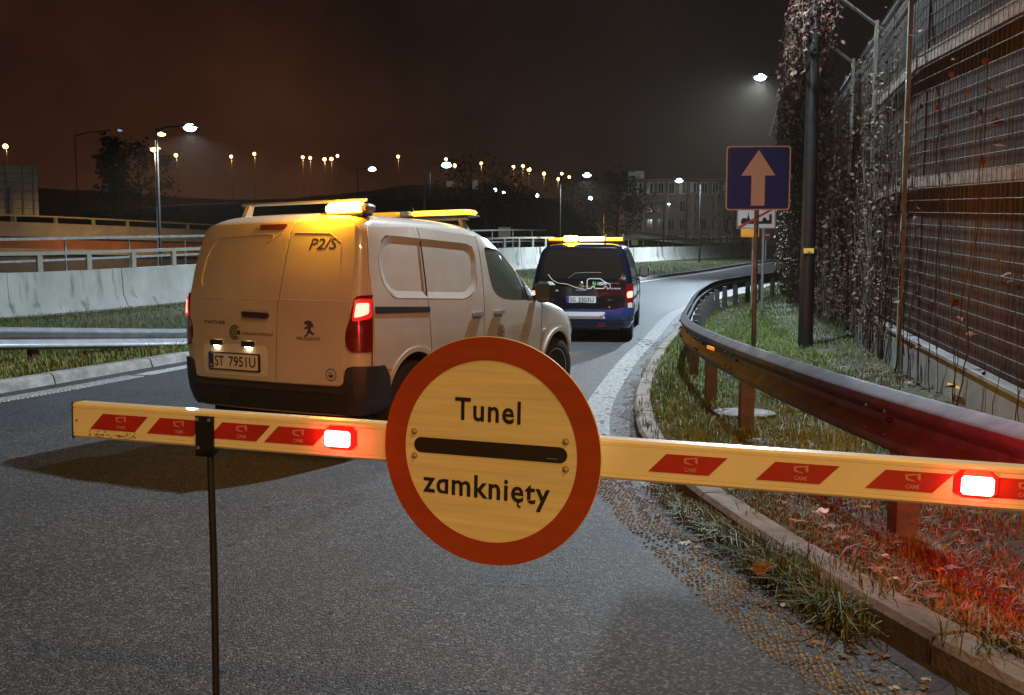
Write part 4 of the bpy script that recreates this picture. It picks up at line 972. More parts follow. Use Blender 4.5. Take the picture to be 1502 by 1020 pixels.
# ------------------------------------------------------------------ boom barrier
PHI = R(13.2); BX, BY, BZ = -.05, 2.335, .881; TILT = .026
def boomx(u):   # boom coordinate seen at photo column u
    best = None
    for i in range(-1500, 1400):
        x = i/1000; X = BX+x*math.cos(PHI)+(-.026)*math.sin(PHI); Y = BY-x*math.sin(PHI)+(-.026)*math.cos(PHI); e_ = abs(751+F*X/Y-u)
        if best is None or e_ < best[0]: best = (e_, x)
    return best[1]
M_boom = M('cream_boom_paint', (.84, .70, .44), .38, coat=.4, var=.05, vscale=3)
M_dec = M('red_reflective_film', (.42, .022, .012), .4, var=.15, vscale=6)
M_decink = M('faded_pink_print', (.60, .22, .17), .5)
bt = thing('boom_barrier', 'cream boom barrier arm with red parallelogram stickers and two lit red lamps across the road', 'barrier', (BX, BY, 0), -PHI)
bh, bd = .104, .052; x0, x1 = boomx(100.5), 2.9
prof = rpoly([(-bd/2, -bh/2), (bd/2, -bh/2), (bd/2, bh/2), (-bd/2, bh/2)], .006, 3)
# front face carries two shallow grooves
pr = [(-bd/2, -bh/2+.006), (-bd/2+.006, -bh/2), (bd/2-.006, -bh/2), (bd/2, -bh/2+.006), (bd/2, bh/2-.006), (bd/2-.006, bh/2), (-bd/2+.006, bh/2), (-bd/2, bh/2-.006), (-bd/2, bh/2-.0135), (-bd/2+.003, bh/2-.0145), (-bd/2+.003, bh/2-.0165), (-bd/2, bh/2-.0175), (-bd/2, -bh/2+.0155), (-bd/2+.002, -bh/2+.0145), (-bd/2+.002, -bh/2+.013), (-bd/2, -bh/2+.012)]
m = MB(); n = len(pr); xs_ = [x0, .6, x1]
for x in xs_: m.v += [(x, y, z) for y, z in pr]
for i in range(2):
    for j in range(n): m.f.append((i*n+j, i*n+(j+1) % n, (i+1)*n+(j+1) % n, (i+1)*n+j)); m.mi.append(0)
m.f += [tuple(range(n)), tuple(2*n+j for j in range(n-1, -1, -1))]; m.mi += [0, 0]
boom = m.build('boom', M_boom, bt, 30, loc=(0, 0, BZ), rot=(0, TILT, 0))
m = MB(); m.box((x0-.002, 0, 0), (.004, bd+.004, bh+.004)); m.build('end_cap', M('dark_end_cap', (.04, .03, .03), .6), boom)
m = MB(); yf = -bd/2
for dx, dz, r in ((x0+.012, .0, .0035), ): m.ball((dx, yf, dz), r, 8, 4)
for i in range(46):
    m.box((x0+.05+random.random()*.17, yf-.0006, -.046+random.random()*.012+.006*(random.random() < .3)), (random.uniform(.002, .007), .001, random.uniform(.001, .003)), mi=0)
m.build('dirt_marks', M('brown_dirt', (.12, .08, .04), .9), boom)
for k, u in enumerate((168, 253, 346, 430, 1012, 1176, 1343, 1512)):
    c = boomx(u); w = .075
    m = MB(); zo = .001; q = [(c-w-.022, -.024), (c+w-.022, -.024), (c+w+.022, .024), (c-w+.022, .024)]
    m.prism([(a, b+zo) for a, b in q], yf-.0012, yf-.0002, lambda x, z, y: (x, y, z))
    d_ = m.build('reflective_sticker', M_dec, boom)
    m = MB(); decal_flat(m, text2d('CAME', .030, .0105, (c+.008, -.0115), .03), yf-.0022)
    lg = [(-.017, .010), (.017, .014), (.017, -.004), (.010, .0005), (.010, .0095), (-.011, .0065), (-.011, .0005), (.006, -.005), (.006, -.0065), (-.014, -.004), (-.017, .001)]
    tr_ = delaunay_2d_cdt([Vector(p) for p in lg], [(i, (i+1) % len(lg)) for i in range(len(lg))], [], 1, 1e-7)
    decal_flat(m, ([(c+.008+v.x, .0075+v.y) for v in tr_[0]], [tuple(f) for f in tr_[2]]), yf-.0022)
    m.build('print', M_decink, d_, fix=False)
M_rlamp = M('warning_lens', (.9, .3, .3), .3, emit=(1, .055, .055), es=75)
for u, w_ in ((497.5, .074), (1443, .070)):
    c = boomx(u)
    wl_ = bpy.data.objects.new('warning_light', None); COL.objects.link(wl_); wl_.parent = boom
    MB().box((c, 0, .006), (.094, bd+.034, .064), bev=.012).build('housing', M('red_lamp_housing', (.5, .015, .012), .25, emit=(1, .015, .012), es=.55), wl_)
    MB().box((c-.002, -bd/2-.022, .006), (w_, .014, .044), bev=.006).build('lens', M_rlamp, wl_)
    for sy, pw_ in ((-1, .12 if u < 900 else .5), (1, 110 if u < 900 else 420)): lamp_light('red_glow', (c, sy*(bd/2+.045), .006), pw_, (1, .018, .022), boom, .02, 165 if sy < 0 else (78 if u < 900 else 102), ((-.12 if sy > 0 else 0) if u < 900 else .55*max(0, sy), sy, .18 if sy > 0 else -.3), .8)
    MB().box((c-.002, bd/2+.022, .006), (w_, .014, .044), bev=.006).build('lens', M_rlamp, wl_)
# swinging support rod and its bracket
c = boomx(297); sr = bpy.data.objects.new('support', None); COL.objects.link(sr); sr.parent = boom; sr.location = (c, yf, 0)
m = MB(); m.box((0, -.006, -.018), (.056, .008, .116)); m.prism([(-.028, -.076), (.028, -.076), (.05, -.052), (.028, -.052)], -.01, .03, lambda x, z, y: (x, y, z)); m.build('bracket', M('black_bracket', (.010, .009, .009), .4), sr)
m = MB()
for dx, dz in ((-.019, .031), (.019, .031), (-.016, -.050)): m.lathe([(.0052, -.004), (.0052, -.001), (.0001, -.0005)], (dx, -.013, dz), 'Y', 10)
m.build('bolt', M('zinc_bolt', (.55, .5, .4), .3, .8), sr)
m = MB(); m.tube([(.010, .006, -.06), (.011, .006, -.12), (.020, .006, -.42), (.026, .006, -.905)], .0105, 10); m.tube([(.026, .006, -.895), (.026, .006, -.93)], .022, 10); m.build('rod', M('black_rod', (.012, .011, .011), .45), sr, True)
# cabinet that carries the boom, beyond the right edge of the picture
m = MB(); m.box((2.75, .12, .50), (.34, .40, 1.05), bev=.02); m.build('cabinet', M('grey_cabinet', (.30, .28, .25), .5), bt)

# ------------------------------------------------------------------ round tunnel sign, bolted to the boom
SPHI = R(20.0); sx_ = boomx(722); cxs = BX+sx_*math.cos(PHI); cys = BY-sx_*math.sin(PHI)
M_sgn = M('cream_reflective_sheet', (.80, .66, .36), .42, var=.13, vscale=5, stretch=(.35, 1, 9), spec=.6, coat=.25)
M_sgr = M('red_reflective_sheet', (.36, .052, .008), .38, var=.10, vscale=7, stretch=(.4, 1, 6), coat=.3)
M_blk = M('matt_black_print', (.018, .010, .008), .55)
sg_ = thing('round_sign', 'round red-rimmed sign reading Tunel zamknięty mounted on the boom', 'sign', (cxs-.015, cys-.068, BZ-sx_*TILT+.006), -SPHI)
RR = .300
m = MB(); m.lathe([(RR, .002), (RR, -.0005), (RR-.002, -.002), (.0001, -.002)], axis='Y', n=96); m.lathe([(.0001, .012), (RR-.004, .012), (RR, .002)], axis='Y', n=96)
pan = m.build('panel', M_sgn, sg_, 30)
m = MB(); m.v = []; n = 96
V = [(r*math.cos(2*math.pi*i/n), y, r*math.sin(2*math.pi*i/n)) for r, y in ((RR-.001, -.002), (RR-.001, -.0034), (.2385, -.0034), (.2385, -.002)) for i in range(n)]
m.add(V, [(k*n+i, k*n+(i+1) % n, (k+1)*n+(i+1) % n, (k+1)*n+i) for k in range(3) for i in range(n)]); m.build('red_rim', M_sgr, sg_, 30)
rt = Matrix.Rotation(-.004, 2)
bar_ = [(-.192, -.0205)]+[(.192+.0205*math.cos(R(a)), .0205*math.sin(R(a))) for a in range(-90, 91, 15)]+[(-.192-.0205*math.cos(R(a)), .0205*math.sin(R(a))) for a in range(90, -91, -15)]
bar_ = [tuple(rt@Vector(p)) for p in bar_]
m = MB(); m.prism([(a, b+.006) for a, b in bar_], -.0034, -.002, lambda x, z, y: (x, y, z)); m.build('black_bar', M_blk, sg_)
m = MB(); rot2 = lambda vf, a: ([tuple(Matrix.Rotation(a, 2)@Vector(p)) for p in vf[0]], vf[1])
vf = text2d('Tunel', .182, .060, (0, 0), .018, 0, 1.12); vf = rot2(vf, -.022); decal_flat(m, ([(a-.002, b+.108) for a, b in vf[0]], vf[1]), -.0036)
m.build('upper_lettering', M_blk, sg_, fix=False); m = MB()
def polish(V, Fs):   # single-storey a from a q without its tail, and a hand-built ogonek under the e
    mx = lambda q: max(v[0] for v in text2d(q, None, 1, (0, 0), .019, 0, 1.10, raw=True)[0])
    xa, xb, xc, xd = mx('z'), mx('zq'), mx('zqmkni'), mx('zqmknie')
    V = [(x, max(y, -.005)) if xa < x <= xb+.004 else (x, y) for x, y in V]
    ew_ = xd-xc; xo = xc+ew_*.66; pts = [(xo+.05, .03), (xo-.01, -.05), (xo-.015, -.115), (xo+.035, -.155), (xo+.09, -.15)]; w = .034; k = len(V)
    for t, (x, y) in enumerate(pts):
        a, b = pts[max(0, t-1)], pts[min(len(pts)-1, t+1)]; L = math.hypot(b[0]-a[0], b[1]-a[1]); nx_, ny_ = -(b[1]-a[1])/L*w, (b[0]-a[0])/L*w
        V += [(x-nx_, y-ny_), (x+nx_, y+ny_)]
    return V, Fs+[(k+2*t, k+2*t+2, k+2*t+3, k+2*t+1) for t in range(len(pts)-1)]
vf = text2d('zqmkniety', .355, .079, (0, 0), .019, 0, 1.10, fix=polish); vf = rot2(vf, -.020); decal_flat(m, ([(a-.010, b-.103) for a, b in vf[0]], vf[1]), -.0036)
m.build('lower_lettering', M_blk, sg_, fix=False)
m = MB(); rs = random.Random(3)
for i in range(12):
    a = rs.uniform(0, 6.28); r = .23*rs.random()**.5; x, z = r*math.cos(a), r*math.sin(a); L = rs.uniform(.01, .035); t = rs.gauss(.35, .25); w = rs.uniform(.0002, .0005)
    q = [(x, z), (x+L*math.cos(t), z+L*math.sin(t))]; n_ = (-math.sin(t)*w, math.cos(t)*w); m.add([(q[0][0]-n_[0], -.00365, q[0][1]-n_[1]), (q[1][0]-n_[0], -.00365, q[1][1]-n_[1]), (q[1][0]+n_[0], -.00365, q[1][1]+n_[1]), (q[0][0]+n_[0], -.00365, q[0][1]+n_[1])], [(0, 1, 2, 3)], 0)
m.build('scratches', M('pale_scratch', (.86, .76, .5), .5), sg_, fix=False)
for a, b in ((-.213, .041), (-.213, -.024), (.208, .040), (.208, -.030)):
    m = MB(); m.lathe([(.0062, -.002), (.0062, -.006), (.004, -.0075), (.0001, -.008)], (a, 0, b), 'Y', 12); m.lathe([(.009, -.002), (.009, -.003), (.0001, -.0032)], (a, 0, b), 'Y', 12)
    m.build('rivet', M('brass_rivet', (.42, .33, .17), .5, .4), sg_, 30)
m = MB()
for a in (-.208, .208): m.box((a, .030, -.004), (.03, .035, .13))
m.build('clamp', M_bar, sg_)

# ------------------------------------------------------------------ noise wall
wl2 = [(a[0]+(b[0]-a[0])*i/n_, a[1]+(b[1]-a[1])*i/n_) for a, b in zip(WALL0, WALL0[1:]) for n_ in [int(math.hypot(b[0]-a[0], b[1]-a[1])/.1)] for i in range(n_)]+[WALL0[-1]]
wd = [0]
for a, b in zip(wl2, wl2[1:]): wd.append(wd[-1]+math.hypot(b[0]-a[0], b[1]-a[1]))
def wpt(s):
    s = max(0, min(wd[-1]-1e-4, s)); i = min(len(wl2)-2, int(s/.1))
    while wd[i+1] < s: i += 1
    while wd[i] > s: i -= 1
    t = (s-wd[i])/(wd[i+1]-wd[i]); a, b = wl2[i], wl2[i+1]; an = math.atan2(b[1]-a[1], b[0]-a[0])
    return a[0]+(b[0]-a[0])*t, a[1]+(b[1]-a[1])*t, an
def s_of_y(Y): return wd[min(range(len(wl2)), key=lambda i: abs(wl2[i][1]-Y))]
def wgz(x, y):   # foot of the wall climbs with the ramp
    return .17+(.072 if y < 10.7 else .030)*(y-10.7)
M_plinth = M('plinth_concrete', (.30, .30, .29), .85, col2=(.17, .165, .155), vscale=2.0, bump=.25, bscale=40)
def slat_mat():
    m = M('brown_slatted_panel', (.060, .036, .022), .8); t = m.node_tree; b = t.nodes['Principled BSDF']
    tcn = N(t, 'ShaderNodeTexCoord'); n = N(t, 'ShaderNodeTexNoise'); n.inputs['Scale'].default_value = .55; n.inputs['Detail'].default_value = 4; t.links.new(tcn.outputs['Object'], n.inputs['Vector'])
    g = N(t, 'ShaderNodeNewGeometry'); ra = N(t, 'ShaderNodeMapRange'); ra.inputs[3].default_value = .55; ra.inputs[4].default_value = 1.35; t.links.new(g.outputs['Random Per Island'], ra.inputs[0])
    r = N(t, 'ShaderNodeValToRGB'); e = r.color_ramp.elements; e[0].position = .40; e[0].color = (.015, .012, .010, 1); e[1].position = .70; e[1].color = (.070, .036, .017, 1); t.links.new(n.outputs[0], r.inputs[0])
    s = N(t, 'ShaderNodeVectorMath', operation='SCALE'); t.links.new(r.outputs[0], s.inputs[0]); t.links.new(ra.outputs[0], s.inputs['Scale']); t.links.new(s.outputs[0], b.inputs['Base Color'])
    return m
M_slat = slat_mat()
M_girt = M('pale_girt', (.20, .17, .14), .7, var=.35, vscale=3, stretch=(1, 1, 5))
M_mesh = M('wire_mesh_zinc', (.085, .078, .068), .6, .2, var=.3)
M_wpost = M('pale_green_post', (.20, .27, .22), .45, .15, var=.25, vscale=4)
M_truss = M('truss_steel', (.075, .068, .06), .6, .2, var=.3)
nw = thing('noise_wall', 'tall dark slatted noise wall with wire mesh, pale girts and a concrete plinth', 'noise wall', (0, 0, 0))
HTOP = 4.75
s0, s1 = .6, wd[-1]-.2
def wrow(m, ds, off, z0, z1, th, step=.4, a=None, b=None, mi=0):
    P = []; s = a if a is not None else s0; e_ = b if b is not None else s1
    k = max(1, int((e_-s)/step)); pts = [wpt(s+(e_-s)*i/k) for i in range(k+1)]
    m.sweep([(p[0], p[1]) for p in pts], [(-off, z0), (-off, z1), (-off+th, z1), (-off+th, z0)], wgz, mi=mi)
# plinth boards, one per bay
bay = 2.78; sP1 = s_of_y(10.7); posts_s = [sP1+bay*k for k in range(-4, 9) if s0 < sP1+bay*k < s1]
m = MB()
edges = [s0]+posts_s+[s1]
for a, b in zip(edges, edges[1:]): wrow(m, 0, .06, -.5, .40+random.uniform(-.01, .01), .12, .4, a+.008, b-.008)
m.build('plinth', M_plinth, nw)
m = MB(); wrow(m, 0, .075, .395, .43, .13); m.build('plinth_cap', M_plinth, nw)
# slats
m = MB(); s = s0
while s < s1:
    x, y, an = wpt(s); w_ = .085; h = HTOP-.4+random.uniform(-.01, .0)
    m.box((x+math.sin(an)*.10, y-math.cos(an)*.10, wgz(x, y)+.42+h/2), (w_*.88, .03, h), an+random.uniform(-.03, .03)); s += w_
m.build('slat_panel', M_slat, nw)
m = MB(); wrow(m, 0, -.15, -.3, HTOP-.02, .05); m.build('backing', M('dark_backing', (.014, .012, .011), .9), nw)
# girts
for z in (2.25, 3.65):
    m = MB(); wrow(m, 0, .025, z-.07, z+.07, .06); m.build('girt', M_girt, nw)
# wire mesh in front
m = MB(); z = .55
while z < HTOP:
    pts = [wpt(s0+(s1-s0)*i/60) for i in range(61)]
    m.tube([(p[0]-math.sin(p[2])*.065, p[1]+math.cos(p[2])*.065, wgz(p[0], p[1])+z) for p in pts], .0042, 4, cap=False); z += .135
s = s0
while s < s1:
    x, y, an = wpt(s); g = wgz(x, y); m.tube([(x-math.sin(an)*.058, y+math.cos(an)*.058, g+.5), (x-math.sin(an)*.058, y+math.cos(an)*.058, g+HTOP)], .0030, 4, cap=False); s += .115
m.build('wire_mesh', M_mesh, nw, fix=False)
for i, s in enumerate(posts_s):
    if s < sP1-.1: continue
    x, y, an = wpt(s); g = wgz(x, y)
    MB().box((x-math.sin(an)*.10, y+math.cos(an)*.10, g+HTOP/2-.1), (.060, .05, HTOP+.3), an).build('post', M_wpost if abs(s-sP1) < .1 else M('dull_wall_post', (.10, .10, .08), .6, var=.3), nw)
    # raking bracket at the head of every post, leaning out over the verge
    ox, oy = -math.sin(an), math.cos(an)
    MB().tube([(x-ox*.02, y-oy*.02, g+HTOP-.12), (x+ox*1.0, y+oy*1.0, g+HTOP+.72)], .028, 6).build('bracket', M_truss, nw)
m = MB()
for o_, dz in ((.0, .0), (.50, .42), (1.0, .72)):
    pts = [wpt(s0+(s1-s0)*i/60) for i in range(61)]
    m.tube([(p[0]-math.sin(p[2])*o_, p[1]+math.cos(p[2])*o_, wgz(p[0], p[1])+HTOP+dz+(.02 if o_ else 0)) for p in pts], .022 if o_ in (.0,) else .007, 5)
m.build('top_wires', M_truss, nw, True)

# ------------------------------------------------------------------ creepers on the wall
LEAFC = [(0, (.08, .035, .015)), (.3, (.12, .055, .025)), (.5, (.12, .020, .016)), (.7, (.19, .13, .07)), (.85, (.17, .045, .035)), (1, (.11, .09, .05))]
M_vleaf = M('autumn_creeper_leaves', (.2, .1, .05), .7, isl=LEAFC)
M_stem = M('dry_stems', (.050, .036, .024), .85, var=.4, vscale=8)
M_straw = M('dry_creeper_leaves', (.2, .15, .08), .8, isl=[(0, (.055, .034, .016)), (.5, (.105, .070, .036)), (.8, (.14, .10, .058)), (1, (.09, .028, .016))])
def leaf_v(m, p, sz, mi=0):
    a = Vector((random.gauss(0, 1), random.gauss(0, 1), random.gauss(0, .6)-.6)).normalized(); b = a.cross(Vector((random.gauss(0, 1), random.gauss(0, 1), random.gauss(0, 1)))).normalized(); c = a.cross(b)
    p = Vector(p); k = sz*.5
    m.add([p, p+a*sz*.35+b*k*.75+c*sz*.08, p+a*sz*.62+b*k*.32, p+a*sz*1.05, p+a*sz*.62-b*k*.32, p+a*sz*.35-b*k*.75+c*sz*.08], [(0, 1, 2), (0, 2, 3), (0, 3, 4), (0, 4, 5)], mi)
def vine(label, sa, sb, nst, z0, z1, nleaf, lmat, off=(.08, .16), lsz=(.06, .12), hang=False, clump=1, rs=(.003, .010)):
    t = thing('creeper', label, 'climbing plant', (*wpt((sa+sb)/2)[:2], 0), 0, None)
    ox, oy = t.location.x, t.location.y; st = MB(); lv = MB(); nodes = []
    for i in range(nst):
        s = random.uniform(sa, sb); x, y, an = wpt(s); o_ = random.uniform(*off); g = wgz(x, y)
        if hang: top = random.uniform(z1-.5, z1); z = top; end = random.uniform(z0, z0+(z1-z0)*.6); dz = -.16
        else: z = .0 if random.random() < .55 else random.uniform(z0, z0+(z1-z0)*.5); end = random.uniform(z0+(z1-z0)*.35, z1); dz = .16
        pts = []; ss = s; dr = random.gauss(0, .03)
        while (z > end if hang else z < end):
            X, Y, A_ = wpt(ss); pts.append((X-math.sin(A_)*o_-ox, Y+math.cos(A_)*o_-oy, g+z)); z += dz; ss += dr+random.gauss(0, .028); o_ = min(max(o_+random.gauss(0, .012), off[0]), off[1]+.05); dr *= .97
        if len(pts) > 2:
            r0 = random.uniform(*rs); st.tube(pts, r0, 4, cap=False, rads=[r0*(1-.6*k/len(pts)) for k in range(len(pts))]); nodes += pts[2:]
    if nodes:
        for i in range(nleaf//clump):
            p = Vector(random.choice(nodes))
            for k in range(clump):
                q = p+Vector((random.gauss(0, .05*clump**.5), random.gauss(0, .05*clump**.5), random.gauss(0, .06*clump**.5))); leaf_v(lv, q, random.uniform(*lsz))
    st.build('stems', M_stem, t, fix=False); lv.build('leaves', lmat, t, fix=False)
    return t
sB = s_of_y
vine('mat of dry brown creeper covering the far end of the noise wall', sB(22), sB(32.5), 210, .1, 6.6, 5200, M_straw, (.06, .75), (.07, .15))
vine('dense straw-coloured creeper on the wall behind the tall black mast', sB(16.2), sB(22.5), 170, .05, 4.7, 2600, M_straw, (.08, .38), (.06, .13))
vine('thin creeper with reddish leaves between the black mast and the pale green post', sB(11.4), sB(16.5), 120, .0, 4.7, 2400, M_straw, (.06, .20), (.035, .08), clump=3)
vine('bare climbing stems left of the pale green post', sB(9.0), sB(11.4), 12, .0, 4.9, 40, M_vleaf, (.09, .18), (.06, .11), clump=3)
vine('bare dark stems and few red leaves on the mesh near the right edge', sB(5.6), sB(9.0), 11, .0, 4.9, 40, M_vleaf, (.09, .20), (.06, .12), clump=4, rs=(.003, .008))
vine('leafy red and yellow creeper hanging from the raking brackets behind the mast', sB(13.2), sB(17.5), 120, 4.2, 5.95, 1150, M('dull_red_creeper_leaves', (.1, .05, .03), .75, isl=[(p_, tuple(v_*.62 for v_ in c_)) for p_, c_ in LEAFC]), (.62, 1.25), (.06, .13), hang=True)
vine('brown creeper hanging from the head of the wall further along', sB(18), sB(27), 190, 3.6, 5.7, 2600, M_straw, (.15, 1.05), (.07, .14), hang=True)

# ------------------------------------------------------------------ signs on the right
M_sblue = M('blue_sign_sheet', (.012, .062, .42), .35, var=.08, coat=.3)
M_swhite = M('cream_sign_sheet', (.68, .82, .85), .4)
M_syel = M('brown_lit_pole', (.20, .21, .19), .45, .4, var=.3, vscale=6)  # plain grey steel for the sign pole
M_sback = M('sign_back_grey', (.30, .30, .30), .5, .5)
sp = on_ground(1107, 549, .04); SY = sp.y; sc_ = at_y(1114.5, 261.5, SY); hw = 46*SY/F
s1_ = thing('road_sign', 'blue square sign with a white upward arrow on a pole behind the guardrail', 'road sign', (sc_.x-.02, SY, sp.z), R(-3))
H_ = sc_.z-sp.z
MB().tube([(0, .05, -.2), (0, .05, H_+hw*.8)], .030, 12).build('pole', M_syel, s1_, True)
m = MB(); sq = rpoly([(-hw, H_-hw), (hw, H_-hw), (hw, H_+hw), (-hw, H_+hw)], .045, 5); m.prism(sq, .004, .016, lambda x, z, y: (x, y, z)); m.build('panel', M_sback, s1_)
m = MB(); decal_flat(m, loopfill(sq), .0025); m.build('white_border', M('white_border_sheet', (.68, .80, .82), .4), s1_, fix=False)
k = hw-.016; m = MB(); decal_flat(m, loopfill(rpoly([(-k, H_-k), (k, H_-k), (k, H_+k), (-k, H_+k)], .038, 5)), .001); m.build('blue_field', M_sblue, s1_, fix=False)
a = hw; ar = [(-.21*a, H_-.86*a), (.21*a, H_-.86*a), (.21*a, H_+.08*a), (.53*a, H_+.08*a), (0, H_+.88*a), (-.53*a, H_+.08*a), (-.21*a, H_+.08*a)]
m = MB(); tr_ = delaunay_2d_cdt([Vector(p) for p in ar], [(i, (i+1) % 7) for i in range(7)], [], 1, 1e-6); decal_flat(m, ([tuple(v) for v in tr_[0]], [tuple(f) for f in tr_[2]]), -.0005); m.build('arrow', M_swhite, s1_, fix=False)
# end-of-town sign
e0 = on_ground(1118, 452, .12); eY = e0.y; ec = at_y(1109.5, 320, eY); ew, eh = 28*eY/F, 15.5*eY/F
s2 = thing('road_sign', 'white end-of-town sign with black skyline and red diagonal, half hidden behind the blue arrow sign', 'road sign', (e0.x, eY, e0.z), 0)
ox = ec.x-e0.x; oz = ec.z-e0.z
MB().tube([(0, .05, -.3), (0, .05, oz+eh)], .035, 10).build('pole', M_galv2, s2, True)
m = MB(); m.prism([(ox-ew, oz-eh), (ox+ew, oz-eh), (ox+ew, oz+eh), (ox-ew, oz+eh)], .0, .02, lambda x, z, y: (x, y, z)); m.build('panel', M('white_sign_sheet', (.78, .78, .72), .4), s2)
sky = [(-.80, -.55), (-.80, -.2), (-.70, .0), (-.55, 0), (-.50, -.1), (-.46, .15), (-.42, .55), (-.38, .15), (-.33, -.15), (-.1, -.3), (.30, -.3), (.32, -.05), (.42, .08), (.52, -.05), (.55, -.2), (.66, -.2), (.66, .35), (.80, .35), (.80, -.55)]
tr_ = delaunay_2d_cdt([Vector(p) for p in sky], [(i, (i+1) % len(sky)) for i in range(len(sky))], [], 1, 1e-6)
m = MB(); decal_flat(m, ([(ox+v.x*ew, oz+v.y*eh) for v in tr_[0]], [tuple(f) for f in tr_[2]]), -.003); m.build('skyline', M_blk, s2, fix=False)
m = MB(); decal_flat(m, ([(ox-.95*ew, oz-.95*eh), (ox-.83*ew, oz-.95*eh), (ox+.95*ew, oz+.85*eh), (ox+.95*ew, oz+.95*eh), (ox+.83*ew, oz+.95*eh), (ox-.95*ew, oz-.8*eh)], [(0, 1, 2, 3, 4, 5)]), -.006); m.build('red_diagonal', M('sign_red', (.55, .05, .03), .4), s2, fix=False)
m = MB()
bx = [(-1, -1), (1, -1), (1, 1), (-1, 1)]; V = [(ox+x*ew*q, oz+z*eh*w) for q, w in ((.985, .97), (.955, .92)) for x, z in bx]
decal_flat(m, (V, [(i, (i+1) % 4, 4+(i+1) % 4, 4+i) for i in range(4)]), -.0045); m.build('black_border', M_blk, s2, fix=False)
# yellow plate on its own thin post
y0 = on_ground(1103, 449, .12); yY = y0.y; ya, yb = at_y(1087, 332, yY), at_y(1113, 348, yY)
s3 = thing('road_sign', 'small yellow plate on a thin post under the end-of-town sign', 'road sign', tuple(y0), 0)
MB().tube([(0, .05, -.3), (0, .05, yb.z-y0.z+.1)], .028, 8).build('pole', M_galv2, s3, True)
m = MB(); m.box(((ya.x+yb.x)/2-y0.x, 0, (ya.z+yb.z)/2-y0.z), (yb.x-ya.x, .025, ya.z-yb.z)); m.build('panel', M('amber_sign_sheet', (.75, .36, .03), .35, var=.35, vscale=4, coat=.3, emit=(1, .42, .02), es=.28, sample=False), s3)  # weak emission brightens the plate, which is no lamp
# concrete inspection cover, reflector strip, pale litter
cc = on_ground(1091, 607, .05)
t_ = MB(); t_.lathe([(.29, -.1), (.29, .030), (.275, .038), (.20, .041), (.0001, .041)], axis='Z', n=28, sc=(1, .85, 1)); o = t_.build('concrete_cover', M('cover_concrete', (.17, .17, .155), .9, col2=(.085, .085, .07), vscale=9, bump=.5, bscale=50), None, 30, loc=(cc.x, cc.y, verge_z(cc.x, cc.y))); tag(o, 'pale round concrete cover lying in the grass behind the nearest guardrail post', 'manhole cover')
q = at_y(1395, 551, 8.6); x, y, an = wpt(s_of_y(8.75))
o = MB().box((0, 0, 0), (.34, .012, .022)).build('reflector_strip', M('yellow_reflector', (.8, .5, .08), .3, emit=(1, .55, .1), es=.35, sample=False), loc=(x-math.sin(an)*.09, y+math.cos(an)*.09, wgz(x, y)+.20), rot=(0, 0, an)); tag(o, 'short yellow reflector strip on the concrete plinth of the noise wall', 'reflector')  # emission paints a glint onto the strip

# ------------------------------------------------------------------ grass, weeds and fallen leaves
def blades(name, pts, hts, wid, mat, lean=.45):
    # pts (n,3), three-segment tapered blades in one mesh
    n = len(pts); a = RNG.uniform(0, 2*np.pi, n); l = RNG.normal(0, lean, n)*hts; d = np.stack([np.cos(a), np.sin(a)], 1); e_ = np.stack([-np.sin(a), np.cos(a)], 1)
    w = wid*RNG.uniform(.6, 1.3, n)
    v = np.zeros((n, 5, 3)); v[:, :, :] = pts[:, None, :]
    v[:, 0, :2] -= e_*w[:, None]/2; v[:, 1, :2] += e_*w[:, None]/2
    v[:, 2, :2] += d*(l*.35)[:, None]-e_*w[:, None]*.4; v[:, 3, :2] += d*(l*.35)[:, None]+e_*w[:, None]*.4
    v[:, 2:4, 2] += (hts*.6)[:, None]; v[:, 4, :2] += d*l[:, None]; v[:, 4, 2] += hts*(1-.35*np.minimum(1, np.abs(l/np.maximum(hts, 1e-4))))
    idx = (np.arange(n)*5)[:, None]; tri = np.concatenate([idx+np.array([0, 1, 3]), idx+np.array([0, 3, 2]), idx+np.array([2, 3, 4])], 1).reshape(-1, 3)
    me = bpy.data.meshes.new(name); me.vertices.add(n*5); me.vertices.foreach_set('co', v.ravel()); me.loops.add(len(tri)*3); me.loops.foreach_set('vertex_index', tri.ravel().astype(np.int32))
    me.polygons.add(len(tri)); me.polygons.foreach_set('loop_start', np.arange(0, len(tri)*3, 3, dtype=np.int32)); me.materials.append(mat); me.update(calc_edges=True); me.validate()
    o = bpy.data.objects.new(name, me); COL.objects.link(o); o['kind'] = 'stuff'; return o
M_gr = M('grass_blades', (.06, .1, .02), .6, isl=[(0, (.075, .135, .012)), (.45, (.12, .20, .02)), (.8, (.16, .22, .03)), (.93, (.25, .20, .07)), (1, (.20, .13, .05))])
M_gr2 = M('tired_grass_blades', (.07, .07, .03), .65, isl=[(0, (.045, .060, .010)), (.4, (.080, .085, .018)), (.7, (.13, .10, .035)), (.9, (.17, .11, .05)), (1, (.09, .045, .02))])
def noise2(x, y, s): return math.sin(x*s*1.3+y*s*.7+1.3)*math.sin(y*s*1.1-x*s*.5+.4)+.5*math.sin(x*s*2.9+2)*math.sin(y*s*3.1+1)
P1, H1, P2_, H2 = [], [], [], []
